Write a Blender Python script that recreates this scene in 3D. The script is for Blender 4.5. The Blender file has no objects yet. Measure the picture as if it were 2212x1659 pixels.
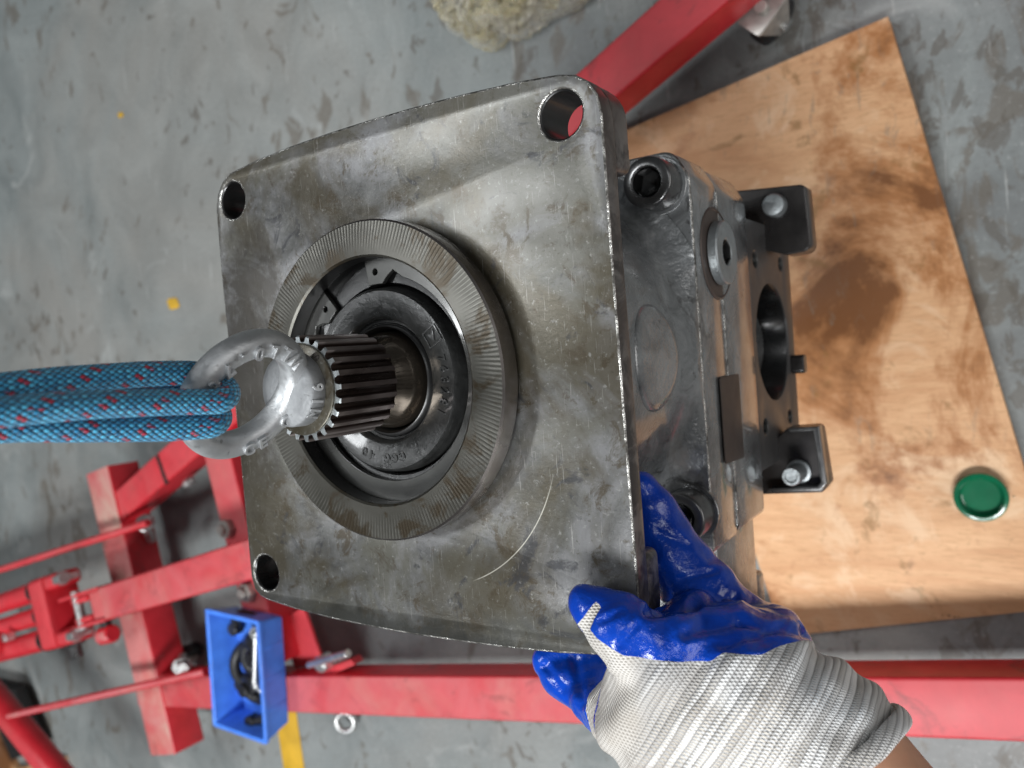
import bpy, bmesh, math, random
from mathutils import Vector, Matrix, noise as mnoise
random.seed(7)
S = bpy.context.scene
col = S.collection
PI = math.pi

# ------------------------------------------------------------------ camera
ROT = Matrix(((0.835686, 0.042915, 0.547528), (-0.077096, 0.996237, 0.039587), (-0.543769, -0.075295, 0.83585)))
CAM = Vector((0.28305, 0.00945, 0.31647))
FPX, PW, PH = 1732.237, 2212.0, 1659.0
cam = bpy.data.cameras.new('camera'); camo = bpy.data.objects.new('camera', cam); col.objects.link(camo)
M = ROT.to_4x4(); M.translation = CAM; camo.matrix_world = M
cam.sensor_width = 36.0; cam.lens = 36.0 * FPX / PW
cam.clip_start = 0.01; cam.clip_end = 100
cam.dof.use_dof = True; cam.dof.focus_distance = 0.385; cam.dof.aperture_fstop = 9.0
S.camera = camo

# ------------------------------------------------------------------ world, lamps, exposure
w = bpy.data.worlds.new('World'); S.world = w; w.use_nodes = True
bg = w.node_tree.nodes['Background']; bg.inputs[0].default_value = (0.86, 0.93, 1.0, 1); bg.inputs[1].default_value = 0.06
S.view_settings.view_transform = 'Standard'; S.view_settings.look = 'None'; S.view_settings.exposure = 0.0
def lamp(name, loc, target, sx, sy, power, color=(1, 1, 1)):
    l = bpy.data.lights.new(name, 'AREA'); l.shape = 'RECTANGLE'; l.size = sx; l.size_y = sy; l.energy = power; l.color = color
    o = bpy.data.objects.new(name, l); col.objects.link(o); o.location = loc
    o.rotation_euler = (Vector(target) - Vector(loc)).to_track_quat('-Z', 'Y').to_euler(); return o
lamp('ceiling_light', (0.35, -1.75, 2.3), (0, 0, 0), 1.9, 0.55, 122, (0.97, 0.99, 1.0))
lamp('ceiling_light', (-1.6, 0.5, 2.6), (-0.3, 0, -0.4), 1.4, 0.3, 42, (0.95, 0.98, 1.0))
lamp('ceiling_light', (1.7, 0.9, 2.4), (0.1, 0, -0.3), 1.0, 0.22, 8, (0.97, 0.99, 1.0))
lamp('doorway_light', (2.6, 0.1, 0.6), (0, 0, -0.2), 1.8, 0.8, 16, (1.0, 0.97, 0.95))

# ------------------------------------------------------------------ helpers
def at(px, py, z):
    r = ROT @ Vector(((px - PW / 2) / FPX, -(py - PH / 2) / FPX, -1.0)); return CAM + r * ((z - CAM.z) / r.z)
def dep(px, py, D):
    return CAM + ROT @ Vector(((px - PW / 2) / FPX, -(py - PH / 2) / FPX, -1.0)) * D
def proj(p):
    c = ROT.transposed() @ (Vector(p) - CAM); return PW / 2 - FPX * c.x / c.z, PH / 2 + FPX * c.y / c.z

def root(name, label, cat, loc, group=None):
    o = bpy.data.objects.new(name, None); o.empty_display_size = 0.05; col.objects.link(o); o.location = loc
    o['label'] = label; o['category'] = cat
    if group: o['group'] = group
    return o
def wloc(o):
    v = Vector((0, 0, 0))
    while o: v = v + Vector(o.location); o = o.parent
    return v
def link(name, me, mats, parent=None, smooth=30, loc=None):
    """mesh given in world coordinates; placed under parent (or at loc)"""
    off = wloc(parent) if parent else Vector((0, 0, 0))
    if loc is not None: base = Vector(loc)
    elif parent is None:
        base = Vector((0, 0, 0))
        if len(me.vertices):
            base = sum((v.co for v in me.vertices), Vector()) / len(me.vertices); base.z = min(v.co.z for v in me.vertices)
    else: base = off
    me.transform(Matrix.Translation(-base))
    o = bpy.data.objects.new(name, me); col.objects.link(o)
    if parent: o.parent = parent
    o.location = base - off
    me.materials.clear()
    for m in (mats if isinstance(mats, (list, tuple)) else [mats]): me.materials.append(m)
    if smooth is not None:
        for p in me.polygons: p.use_smooth = True
        if smooth < 179:
            try: me.set_sharp_from_angle(angle=math.radians(smooth))
            except Exception: pass
    return o
def tag(o, label=None, cat=None, group=None, kind=None):
    if label: o['label'] = label
    if cat: o['category'] = cat
    if group: o['group'] = group
    if kind: o['kind'] = kind
    return o
def bm2me(bm, M=None):
    if M is not None: bm.transform(M)
    bmesh.ops.recalc_face_normals(bm, faces=bm.faces)
    me = bpy.data.meshes.new('m'); bm.to_mesh(me); bm.free(); return me
def join(*mes):
    bm = bmesh.new()
    for me in mes: bm.from_mesh(me); bpy.data.meshes.remove(me)
    me = bpy.data.meshes.new('m'); bm.to_mesh(me); bm.free(); return me
def circ(cx, cy, r, n=40, a0=0):
    return [(cx + r * math.cos(a0 + 2 * PI * i / n), cy + r * math.sin(a0 + 2 * PI * i / n)) for i in range(n)]
def rpoly(pts, r, n=7):
    """round the corners of a polygon; r number or list"""
    out = []; N = len(pts)
    for i, p in enumerate(pts):
        rr = r[i] if isinstance(r, (list, tuple)) else r
        p = Vector(p); a = (Vector(pts[i - 1]) - p); b = (Vector(pts[(i + 1) % N]) - p)
        if rr <= 0: out.append(tuple(p)); continue
        la, lb = a.length, b.length; a.normalize(); b.normalize()
        ang = a.angle(b); t = min(rr / math.tan(ang / 2), la * .49, lb * .49); r2 = t * math.tan(ang / 2)
        c = p + (a + b).normalized() * (r2 / math.sin(ang / 2)); s = p + a * t; e = p + b * t
        a0 = math.atan2(s.y - c.y, s.x - c.x); a1 = math.atan2(e.y - c.y, e.x - c.x); d = (a1 - a0 + PI) % (2 * PI) - PI
        for k in range(n + 1): out.append((c.x + r2 * math.cos(a0 + d * k / n), c.y + r2 * math.sin(a0 + d * k / n)))
    return out
def prism(outlines, z0, z1, bev=0.0008, M=None, res=2):
    """filled outline (first) with holes (rest) extruded z0..z1 with bevelled rims"""
    cu = bpy.data.curves.new('c', 'CURVE'); cu.dimensions = '2D'; cu.fill_mode = 'BOTH'
    for ol in outlines:
        sp = cu.splines.new('POLY'); sp.points.add(len(ol) - 1); sp.use_cyclic_u = True
        for i, p in enumerate(ol): sp.points[i].co = (p[0], p[1], 0, 1)
    h = (z1 - z0) / 2
    cu.extrude = max(h - bev, 1e-5); cu.bevel_depth = bev; cu.bevel_resolution = res; cu.offset = -bev
    o = bpy.data.objects.new('c', cu); me = bpy.data.meshes.new_from_object(o)
    bpy.data.objects.remove(o); bpy.data.curves.remove(cu)
    bm = bmesh.new(); bm.from_mesh(me); bpy.data.meshes.remove(me)
    bmesh.ops.translate(bm, verts=bm.verts, vec=(0, 0, (z0 + z1) / 2))
    bmesh.ops.remove_doubles(bm, verts=bm.verts, dist=1e-7)
    return bm2me(bm, M)
def lathe(prof, n=96, M=None, closed=False):
    bm = bmesh.new(); rings = []
    for r, z in prof: rings.append([bm.verts.new((r * math.cos(2 * PI * i / n), r * math.sin(2 * PI * i / n), z)) for i in range(n)])
    pr = list(zip(rings[:-1], rings[1:])) + ([(rings[-1], rings[0])] if closed else [])
    for a, b in pr:
        for i in range(n): bm.faces.new((a[i], a[(i + 1) % n], b[(i + 1) % n], b[i]))
    bmesh.ops.remove_doubles(bm, verts=bm.verts, dist=1e-7)
    return bm2me(bm, M)
def frame(o, z, x=None):
    """matrix with local z along z"""
    z = Vector(z).normalized(); x = Vector(x) if x is not None else (Vector((1, 0, 0)) if abs(z.x) < .9 else Vector((0, 1, 0)))
    x = (x - z * x.dot(z)).normalized(); y = z.cross(x)
    m = Matrix((x, y, z)).transposed().to_4x4(); m.translation = Vector(o); return m
def beam(p, q, wd, ht, bev=0.004, up=(0, 0, 1)):
    """box beam whose TOP centre line runs p..q"""
    p, q = Vector(p), Vector(q); d = (q - p); L = d.length; d.normalize(); side = Vector(up).cross(d).normalized(); u = d.cross(side)
    ol = rpoly([(-wd / 2, -ht), (wd / 2, -ht), (wd / 2, 0), (-wd / 2, 0)], bev, 3)
    m = Matrix((side, u, d)).transposed().to_4x4(); m.translation = p
    return prism([ol], 0, L, 0.0006, m, 1)
def cyl(p, q, r, n=28, bev=0.0006, r2=None):
    p, q = Vector(p), Vector(q); L = (q - p).length; r2 = r if r2 is None else r2
    b = min(bev, L * .3, r * .3)
    return lathe([(0, 0), (r - b, 0), (r, b), (r2, L - b), (r2 - b, L), (0, L)], n, frame(p, q - p))
def tube(pts, rad, n=14, cap=True, uv=None):
    pts = [Vector(p) for p in pts]; N = len(pts); bm = bmesh.new(); rings = []
    t0 = (pts[1] - pts[0]).normalized(); x = Vector((0, 0, 1)) if abs(t0.z) < .9 else Vector((1, 0, 0))
    x = (x - t0 * x.dot(t0)).normalized(); dist = [0]
    for i in range(N):
        t = (pts[min(i + 1, N - 1)] - pts[max(i - 1, 0)]).normalized(); x = (x - t * x.dot(t)).normalized(); y = t.cross(x)
        r = rad[i] if isinstance(rad, (list, tuple)) else rad
        rings.append([bm.verts.new(pts[i] + (x * math.cos(2 * PI * k / n) + y * math.sin(2 * PI * k / n)) * r) for k in range(n)])
        if i: dist.append(dist[-1] + (pts[i] - pts[i - 1]).length)
    ul = bm.loops.layers.uv.new('UVMap') if uv else None
    for i in range(N - 1):
        for k in range(n):
            f = bm.faces.new((rings[i][k], rings[i][(k + 1) % n], rings[i + 1][(k + 1) % n], rings[i + 1][k]))
            if ul:
                for lp, (uu, vv) in zip(f.loops, ((k, i), (k + 1, i), (k + 1, i + 1), (k, i + 1))): lp[ul].uv = (uu / n, dist[vv])
    if cap: bm.faces.new(rings[0][::-1]); bm.faces.new(rings[-1])
    me = bpy.data.meshes.new('m'); bmesh.ops.recalc_face_normals(bm, faces=bm.faces); bm.to_mesh(me); bm.free(); return me
def spline(pts, n=8):
    pts = [Vector(p) for p in pts]; out = []
    for i in range(len(pts) - 1):
        p0, p1, p2, p3 = pts[max(i - 1, 0)], pts[i], pts[i + 1], pts[min(i + 2, len(pts) - 1)]
        for k in range(n):
            t = k / n; out.append(.5 * ((2 * p1) + (p2 - p0) * t + (2 * p0 - 5 * p1 + 4 * p2 - p3) * t * t + (3 * p1 - p0 - 3 * p2 + p3) * t ** 3))
    out.append(pts[-1]); return out
def text(s, size, M, depth=0.0006, bev=0.00012):
    cu = bpy.data.curves.new('t', 'FONT'); cu.body = s; cu.size = size; cu.extrude = depth; cu.bevel_depth = bev; cu.align_x = 'CENTER'; cu.align_y = 'CENTER'; cu.resolution_u = 3
    o = bpy.data.objects.new('t', cu); me = bpy.data.meshes.new_from_object(o); bpy.data.objects.remove(o); bpy.data.curves.remove(cu)
    me.transform(M); return me
def modded(me, *mods):
    o = bpy.data.objects.new('tmp', me); col.objects.link(o)
    for ty, kw in mods:
        m = o.modifiers.new(ty, ty)
        for k, v in kw.items(): setattr(m, k, v)
    dg = bpy.context.evaluated_depsgraph_get(); dg.update()
    r = bpy.data.meshes.new_from_object(o.evaluated_get(dg)); bpy.data.objects.remove(o); return r

# ------------------------------------------------------------------ materials
class N:
    def __init__(s, name):
        s.m = bpy.data.materials.new(name); s.m.use_nodes = True; s.t = s.m.node_tree; s.b = s.t.nodes['Principled BSDF']; s.tc = s.t.nodes.new('ShaderNodeTexCoord')
    def n(s, ty, **kw):
        x = s.t.nodes.new(ty)
        for k, v in kw.items(): setattr(x, k, v)
        return x
    def set(s, x, i, v):
        if v is None: return
        if hasattr(v, 'is_linked') or hasattr(v, 'links'): s.t.links.new(v, x.inputs[i])
        elif isinstance(v, (tuple, list)) and len(v) == 3 and x.inputs[i].type == 'RGBA': x.inputs[i].default_value = (*v, 1)
        else: x.inputs[i].default_value = v
    def P(s, **kw):
        for k, v in kw.items(): s.set(s.b, {'col': 'Base Color', 'rough': 'Roughness', 'metal': 'Metallic', 'nor': 'Normal', 'coat': 'Coat Weight', 'coatr': 'Coat Roughness', 'spec': 'Specular IOR Level', 'trans': 'Transmission Weight', 'sss': 'Subsurface Weight', 'alpha': 'Alpha', 'sheen': 'Sheen Weight'}[k], v)
        return s.m
    @property
    def obj(s): return s.tc.outputs['Object']
    @property
    def uv(s): return s.tc.outputs['UV']
    def attr(s, name, out='Fac'): return s.n('ShaderNodeAttribute', attribute_name=name).outputs[out]
    def map(s, vec, scale=(1, 1, 1), rot=(0, 0, 0), loc=(0, 0, 0)):
        x = s.n('ShaderNodeMapping'); s.set(x, 0, vec); x.inputs[1].default_value = loc; x.inputs[2].default_value = rot; x.inputs[3].default_value = scale; return x.outputs[0]
    def noise(s, sc, det=4, rough=.55, dist=0, vec=None, off=0):
        x = s.n('ShaderNodeTexNoise'); s.set(x, 'Vector', s.map(vec or s.obj, loc=(off, off * .7, off * 1.3)) if off else (vec or s.obj)); x.inputs['Scale'].default_value = sc; x.inputs['Detail'].default_value = det; x.inputs['Roughness'].default_value = rough; x.inputs['Distortion'].default_value = dist; return x.outputs[0]
    def voro(s, sc, vec=None, feat='F1', rnd=1, out=0):
        x = s.n('ShaderNodeTexVoronoi', feature=feat); s.set(x, 'Vector', vec or s.obj); x.inputs['Scale'].default_value = sc; x.inputs['Randomness'].default_value = rnd; return x.outputs[out]
    def ramp(s, f, a, b, c0=0.0, c1=1.0):
        x = s.n('ShaderNodeMapRange'); s.set(x, 0, f); x.inputs[1].default_value = a; x.inputs[2].default_value = b; x.inputs[3].default_value = c0; x.inputs[4].default_value = c1; return x.outputs[0]
    def mix(s, f, a, b):
        x = s.n('ShaderNodeMix', data_type='RGBA'); s.set(x, 0, f); s.set(x, 6, a); s.set(x, 7, b); return x.outputs[2]
    def math(s, op, a, b=None, c=None):
        x = s.n('ShaderNodeMath', operation=op); s.set(x, 0, a)
        if b is not None: s.set(x, 1, b)
        if c is not None: s.set(x, 2, c)
        return x.outputs[0]
    def sep(s, v):
        x = s.n('ShaderNodeSeparateXYZ'); s.set(x, 0, v); return x.outputs
    def comb(s, a, b, c=0.0):
        x = s.n('ShaderNodeCombineXYZ'); s.set(x, 0, a); s.set(x, 1, b); s.set(x, 2, c); return x.outputs[0]
    def bump(s, h, st=.3, d=.001, nor=None):
        x = s.n('ShaderNodeBump'); s.set(x, 'Height', h); x.inputs['Strength'].default_value = st; x.inputs['Distance'].default_value = d
        if nor: s.set(x, 'Normal', nor)
        return x.outputs[0]
    @property
    def nz(s):
        g = s.n('ShaderNodeNewGeometry'); return s.sep(g.outputs['Normal'])[2]
def simple(name, c, rough=.5, metal=0, nsc=60, namp=.25, bump=.15, bd=.0005, **kw):
    k = N(name); f = k.noise(nsc, 5); c2 = tuple(x * (1 - namp) for x in c); c3 = tuple(min(1, x * (1 + namp)) for x in c)
    return k.P(col=k.mix(k.ramp(f, .3, .7), c2, c3), rough=k.ramp(k.noise(nsc * .6, 3, off=3), .3, .7, rough * .8, min(1, rough * 1.2)), metal=metal, nor=k.bump(k.noise(nsc * 3, 4), bump, bd), **kw)

def steel_plate():
    k = N('stained_machined_steel')
    big = k.noise(8, 6, .62, 1.0); mid = k.noise(34, 7, .70, .6, off=2); fine = k.noise(300, 6, .75, off=5); sm = k.noise(15, 5, .6, 1.4, off=9)
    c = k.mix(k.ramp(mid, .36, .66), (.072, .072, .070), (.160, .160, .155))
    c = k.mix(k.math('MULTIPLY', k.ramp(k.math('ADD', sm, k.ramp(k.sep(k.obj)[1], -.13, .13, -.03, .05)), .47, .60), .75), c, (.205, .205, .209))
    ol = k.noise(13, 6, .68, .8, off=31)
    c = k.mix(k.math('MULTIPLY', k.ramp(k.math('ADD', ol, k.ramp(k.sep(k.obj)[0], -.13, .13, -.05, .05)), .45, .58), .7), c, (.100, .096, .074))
    c = k.mix(k.math('MULTIPLY', k.ramp(big, .48, .58), .78), c, (.070, .058, .035))
    c = k.mix(k.math('MULTIPLY', k.ramp(k.noise(58, 7, .75, .6, off=4), .545, .62), .8), c, (.056, .042, .024))
    c = k.mix(k.math('MULTIPLY', k.ramp(k.noise(44, 6, .65, 1.0, off=14), .60, .67), .75), c, (.036, .037, .042))
    c = k.mix(k.math('MULTIPLY', k.ramp(fine, .58, .68), .65), c, (.050, .042, .028))
    c = k.mix(k.math('MULTIPLY', k.ramp(fine, .42, .34), .45), c, (.34, .34, .325))
    x, y, z = k.sep(k.obj); bx, by = k.math('MULTIPLY', k.math('ADD', x, .108), 24.0), k.math('MULTIPLY', k.math('SUBTRACT', y, .020), 13.0)
    blob = k.math('SUBTRACT', 1.0, k.math('ADD', k.math('MULTIPLY', bx, bx), k.math('MULTIPLY', by, by))); blob = k.math('ADD', k.math('MAXIMUM', blob, -1.0), k.math('MULTIPLY', k.math('SUBTRACT', k.noise(26, 6, .7, .6, off=71), .5), 4.0))
    c = k.mix(k.math('MULTIPLY', k.ramp(blob, .0, .7), .8), c, (.050, .044, .036))
    sp = k.noise(900, 3, .6, off=6); c = k.mix(k.math('MULTIPLY', k.ramp(sp, .66, .72), .5), c, (.03, .025, .02))
    # thin straight scratches and one long curved one
    scr = k.noise(30, 3, .5, 0, vec=k.map(k.obj, (60, 2.0, 1), (0, 0, .5)), off=3)
    scr2 = k.noise(30, 3, .5, 0, vec=k.map(k.obj, (45, 1.5, 1), (0, 0, -.75)), off=8)
    sc = k.math('MAXIMUM', k.ramp(scr, .685, .72), k.ramp(scr2, .69, .72))
    c = k.mix(k.math('MULTIPLY', sc, .35), c, (.42, .41, .39))
    p, q, r = [Vector(at(*t, 0)[:2]) for t in ((1027, 1253), (1135, 1170), (1192, 1040))]
    ax, ay, bx, by = q.x - p.x, q.y - p.y, r.x - p.x, r.y - p.y; D = 2 * (ax * by - ay * bx)
    ux = (by * (ax * ax + ay * ay) - ay * (bx * bx + by * by)) / D; uy = (ax * (bx * bx + by * by) - bx * (ax * ax + ay * ay)) / D; R_ = math.hypot(ux, uy); cx, cy = p.x + ux, p.y + uy
    x, y, z = k.sep(k.obj); dx, dy = k.math('SUBTRACT', x, cx), k.math('SUBTRACT', y, cy); dr = k.math('ABSOLUTE', k.math('SUBTRACT', k.math('SQRT', k.math('ADD', k.math('MULTIPLY', dx, dx), k.math('MULTIPLY', dy, dy))), R_))
    win = k.math('MULTIPLY', k.ramp(x, p.x - .002, p.x + .006), k.ramp(y, r.y + .004, r.y - .012)); win = k.math('MULTIPLY', win, k.ramp(y, -.001, -.004))
    c = k.mix(k.math('MULTIPLY', k.math('MULTIPLY', k.ramp(dr, .00034, .00012), win), k.math('GREATER_THAN', x, .02)), c, (.46, .44, .38))
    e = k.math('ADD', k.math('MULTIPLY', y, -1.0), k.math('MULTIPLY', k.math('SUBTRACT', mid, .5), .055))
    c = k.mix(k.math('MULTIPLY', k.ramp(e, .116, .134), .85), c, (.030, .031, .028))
    h = k.math('ADD', k.math('MULTIPLY', mid, .7), k.math('MULTIPLY', fine, .55))
    return k.P(col=c, rough=k.ramp(big, .35, .65, .44, .30), metal=.5, nor=k.bump(h, .36, .0008), spec=.5, coat=k.ramp(ol, .42, .6, .05, .45), coatr=.25)
def ring_face():
    k = N('turned_steel_with_radial_chatter')
    x, y, z = k.sep(k.obj); ang = k.math('ARCTAN2', y, x); r = k.math('SQRT', k.math('ADD', k.math('MULTIPLY', x, x), k.math('MULTIPLY', y, y)))
    wob = k.noise(14, 3, .5)
    ph = k.math('ADD', k.math('MULTIPLY', ang, 235.0), k.math('ADD', k.math('MULTIPLY', r, 260.0), k.math('MULTIPLY', wob, 22.0)))
    rid = k.math('SINE', ph); amp = k.math('MULTIPLY', k.ramp(r, .0655, .075), k.ramp(k.noise(30, 6, .7, off=3), .36, .62))
    hh = k.math('MULTIPLY', rid, amp)
    turn = k.noise(1, 2, .5, vec=k.comb(k.math('MULTIPLY', r, 2600.0), 0.0))
    st = k.noise(45, 6, .7, .6, off=2); big = k.noise(16, 5, .6, off=6)
    c = k.mix(k.ramp(big, .38, .62), (.038, .036, .029), (.078, .075, .065))
    c = k.mix(k.math('MULTIPLY', k.ramp(hh, .1, .9), .28), c, (.27, .265, .24))
    c = k.mix(k.math('MULTIPLY', k.ramp(st, .51, .59), .9), c, (.034, .024, .012))
    return k.P(col=c, rough=.36, metal=.55, nor=k.bump(k.math('ADD', hh, k.math('MULTIPLY', turn, .3)), .17, .00035))
def oily(name, c, rough=.22, metal=.3, sc=70, amp=.5, bump=.25, coat=.6):
    k = N(name); f = k.noise(sc, 6, .65, .4); g = k.noise(sc * .25, 4, .6, off=4)
    c1 = tuple(x * (1 - amp) for x in c); c2 = tuple(min(1, x * (1 + amp)) for x in c)
    cc = k.mix(k.ramp(g, .35, .65), k.mix(k.ramp(f, .3, .7), c1, c), k.mix(k.ramp(f, .3, .7), c, c2))
    return k.P(col=cc, rough=k.ramp(g, .3, .7, rough * .6, rough * 1.6), metal=metal, nor=k.bump(f, bump, .0007), coat=coat, coatr=.08)
def cast_iron():
    k = N('oily_grey_painted_casting')
    big = k.noise(13, 5, .6, 1.0); mid = k.noise(48, 6, .65, .6, off=3); fine = k.noise(330, 4, .6, off=7)
    c = k.mix(k.ramp(mid, .33, .67), (.105, .110, .113), (.275, .285, .288))
    c = k.mix(k.math('MULTIPLY', k.ramp(big, .5, .62), .6), c, (.12, .098, .082))
    c = k.mix(k.math('MULTIPLY', k.ramp(k.noise(36, 5, .7, 1.5, off=11), .58, .66), .75), c, (.028, .026, .025))
    return k.P(col=c, rough=k.ramp(big, .35, .65, .18, .36), metal=.35, nor=k.bump(k.math('ADD', k.math('MULTIPLY', mid, 1.2), k.math('MULTIPLY', fine, .7)), .6, .0014), coat=.9, coatr=.09)
def worn_glint_edge():  # worn metal on the flange rim; on the castings its bright colour paints glints
    k = N('bright_worn_glint_edge'); f = k.noise(75, 6, .75, .4); g = k.noise(330, 4, .7, off=3)
    c = k.mix(k.ramp(f, .44, .58), (.085, .08, .072), (.58, .57, .54))
    return k.P(col=c, rough=k.ramp(f, .4, .6, .42, .20), metal=.85, nor=k.bump(k.math('ADD', f, g), .8, .0012), coat=.4, coatr=.1)
def dark_edge():
    k = N('black_scaled_plate_edge')
    mid = k.noise(60, 6, .7, .8); big = k.noise(20, 4, .6, off=3)
    c = k.mix(k.ramp(mid, .45, .58), (.045, .040, .038), (.17, .155, .145)); c = k.mix(k.math('MULTIPLY', k.ramp(big, .5, .65), .6), c, (.085, .065, .055))
    return k.P(col=c, rough=.38, metal=.5, nor=k.bump(mid, .4, .0012), coat=.2)
def spline_steel():
    k = N('brown_oxidised_spline_steel')
    x, y, z = k.sep(k.obj); r = k.math('SQRT', k.math('ADD', k.math('MULTIPLY', x, x), k.math('MULTIPLY', y, y)))
    f = k.noise(40, 5, .6, .3, vec=k.map(k.obj, (1, 1, .3))); g = k.noise(16, 3, off=3)
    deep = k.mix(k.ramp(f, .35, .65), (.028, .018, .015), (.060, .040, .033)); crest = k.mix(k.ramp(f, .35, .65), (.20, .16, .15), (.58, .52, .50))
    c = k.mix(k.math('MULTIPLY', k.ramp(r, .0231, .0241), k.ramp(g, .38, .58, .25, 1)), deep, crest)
    return k.P(col=c, rough=k.ramp(f, .3, .7, .24, .42), metal=.75, nor=k.bump(f, .2, .0004), coat=.35, coatr=.15)
def zinc(name='forged_zinc_plate', base=(.56, .575, .585), rough=.44):
    k = N(name); f = k.noise(150, 5, .7, .3, vec=k.map(k.obj, (1, 1, .45))); g = k.noise(40, 4, .6, off=2); d = k.noise(220, 3, .6, off=5)
    c = k.mix(k.ramp(g, .35, .65), tuple(x * .72 for x in base), base); c = k.mix(k.math('MULTIPLY', k.ramp(d, .63, .72), .55), c, (.15, .15, .14))
    return k.P(col=c, rough=k.ramp(f, .3, .7, rough * .9, rough * 1.45), metal=.8, nor=k.bump(k.math('ADD', f, k.math('MULTIPLY', g, .5)), .6, .0009))
def red_paint(name='red_painted_tube_with_dust', dust=1.0, grime=.8, d1=(.57, .16, .17), d2=(.55, .26, .23)):
    k = N(name)
    big = k.noise(7, 5, .6, 1.0); mid = k.noise(30, 6, .65, .6, off=3)
    c = k.mix(k.ramp(mid, .35, .7), (.50, .018, .028), (.64, .028, .042))
    d = k.mix(k.ramp(k.noise(9, 5, .65, .8, off=6), .46, .70), d1, d2)
    up = k.math('MULTIPLY', k.ramp(k.nz, .75, .96), k.ramp(big, .34, .56, .45, 1.0))
    c = k.mix(k.math('MULTIPLY', up, 1.0 * dust), c, d)
    c = k.mix(k.math('MULTIPLY', k.ramp(k.noise(16, 6, .7, .8, off=12), .56, .72), grime), c, (.16, .045, .045))
    return k.P(col=c, rough=k.ramp(up, 0, 1, .36, .62), nor=k.bump(mid, .12, .001), spec=.45)
def floor_mat():
    k = N('worn_grey_painted_concrete')
    v1 = k.map(k.obj, (1, 1, 1), (0, 0, .5))
    big = k.noise(1.6, 5, .6, .6); mid = k.noise(6, 6, .62, .8, off=3)
    c = k.mix(k.ramp(mid, .34, .66), (.185, .205, .203), (.275, .297, .292))
    c = k.mix(k.math('MULTIPLY', k.ramp(big, .45, .66), .55), c, (.295, .272, .245))
    xx = k.sep(k.obj)[0]; dirt_shade = k.math('ADD', k.noise(3.5, 6, .65, .8, off=25), k.ramp(xx, -.55, .55, -.16, .16)); c = k.mix(k.math('MULTIPLY', k.ramp(dirt_shade, .46, .60), .72), c, (.145, .150, .150))  # broad darkening to the right paints the dimmer light there, mixed with dirt
    sp = k.noise(13, 4, .6, .8, vec=k.map(k.obj, (1.7, .95, 1), (0, 0, .35)), off=7); dens = k.noise(2.4, 3, .5, off=15)
    thr = k.math('ADD', sp, k.math('MULTIPLY', k.math('SUBTRACT', dens, .5), .34))
    # more boot marks towards the board side
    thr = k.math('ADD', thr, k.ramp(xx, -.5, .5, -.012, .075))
    c = k.mix(k.math('MULTIPLY', k.ramp(k.math('ADD', thr, k.math('MULTIPLY', k.math('SUBTRACT', k.noise(1.3, 3, off=33), .5), .3)), .60, .67), .66), c, (.125, .105, .082))
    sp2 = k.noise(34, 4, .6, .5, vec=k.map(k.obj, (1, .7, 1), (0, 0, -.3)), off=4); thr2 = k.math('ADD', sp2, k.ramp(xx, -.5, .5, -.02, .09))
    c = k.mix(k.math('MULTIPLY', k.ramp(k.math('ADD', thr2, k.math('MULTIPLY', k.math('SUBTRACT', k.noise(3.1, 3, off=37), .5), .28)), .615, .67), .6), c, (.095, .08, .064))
    gr = k.noise(170, 5, .7, off=41); c = k.mix(k.math('MULTIPLY', k.ramp(gr, .55, .68), .35), c, (.12, .12, .115)); c = k.mix(k.math('MULTIPLY', k.ramp(gr, .42, .33), .3), c, (.45, .46, .45))
    scf = k.noise(26, 4, .6, 0, vec=k.map(k.obj, (6, .35, 1), (0, 0, .9)), off=12); c = k.mix(k.math('MULTIPLY', k.ramp(scf, .66, .70), .45), c, (.44, .45, .44))
    pale = k.noise(8, 4, .55, .8, off=21); c = k.mix(k.math('MULTIPLY', k.ramp(pale, .62, .70), .5), c, (.40, .415, .405))
    return k.P(col=c, rough=k.ramp(mid, .3, .7, .34, .55), nor=k.bump(k.noise(60, 5), .14, .001), spec=.4)
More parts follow.
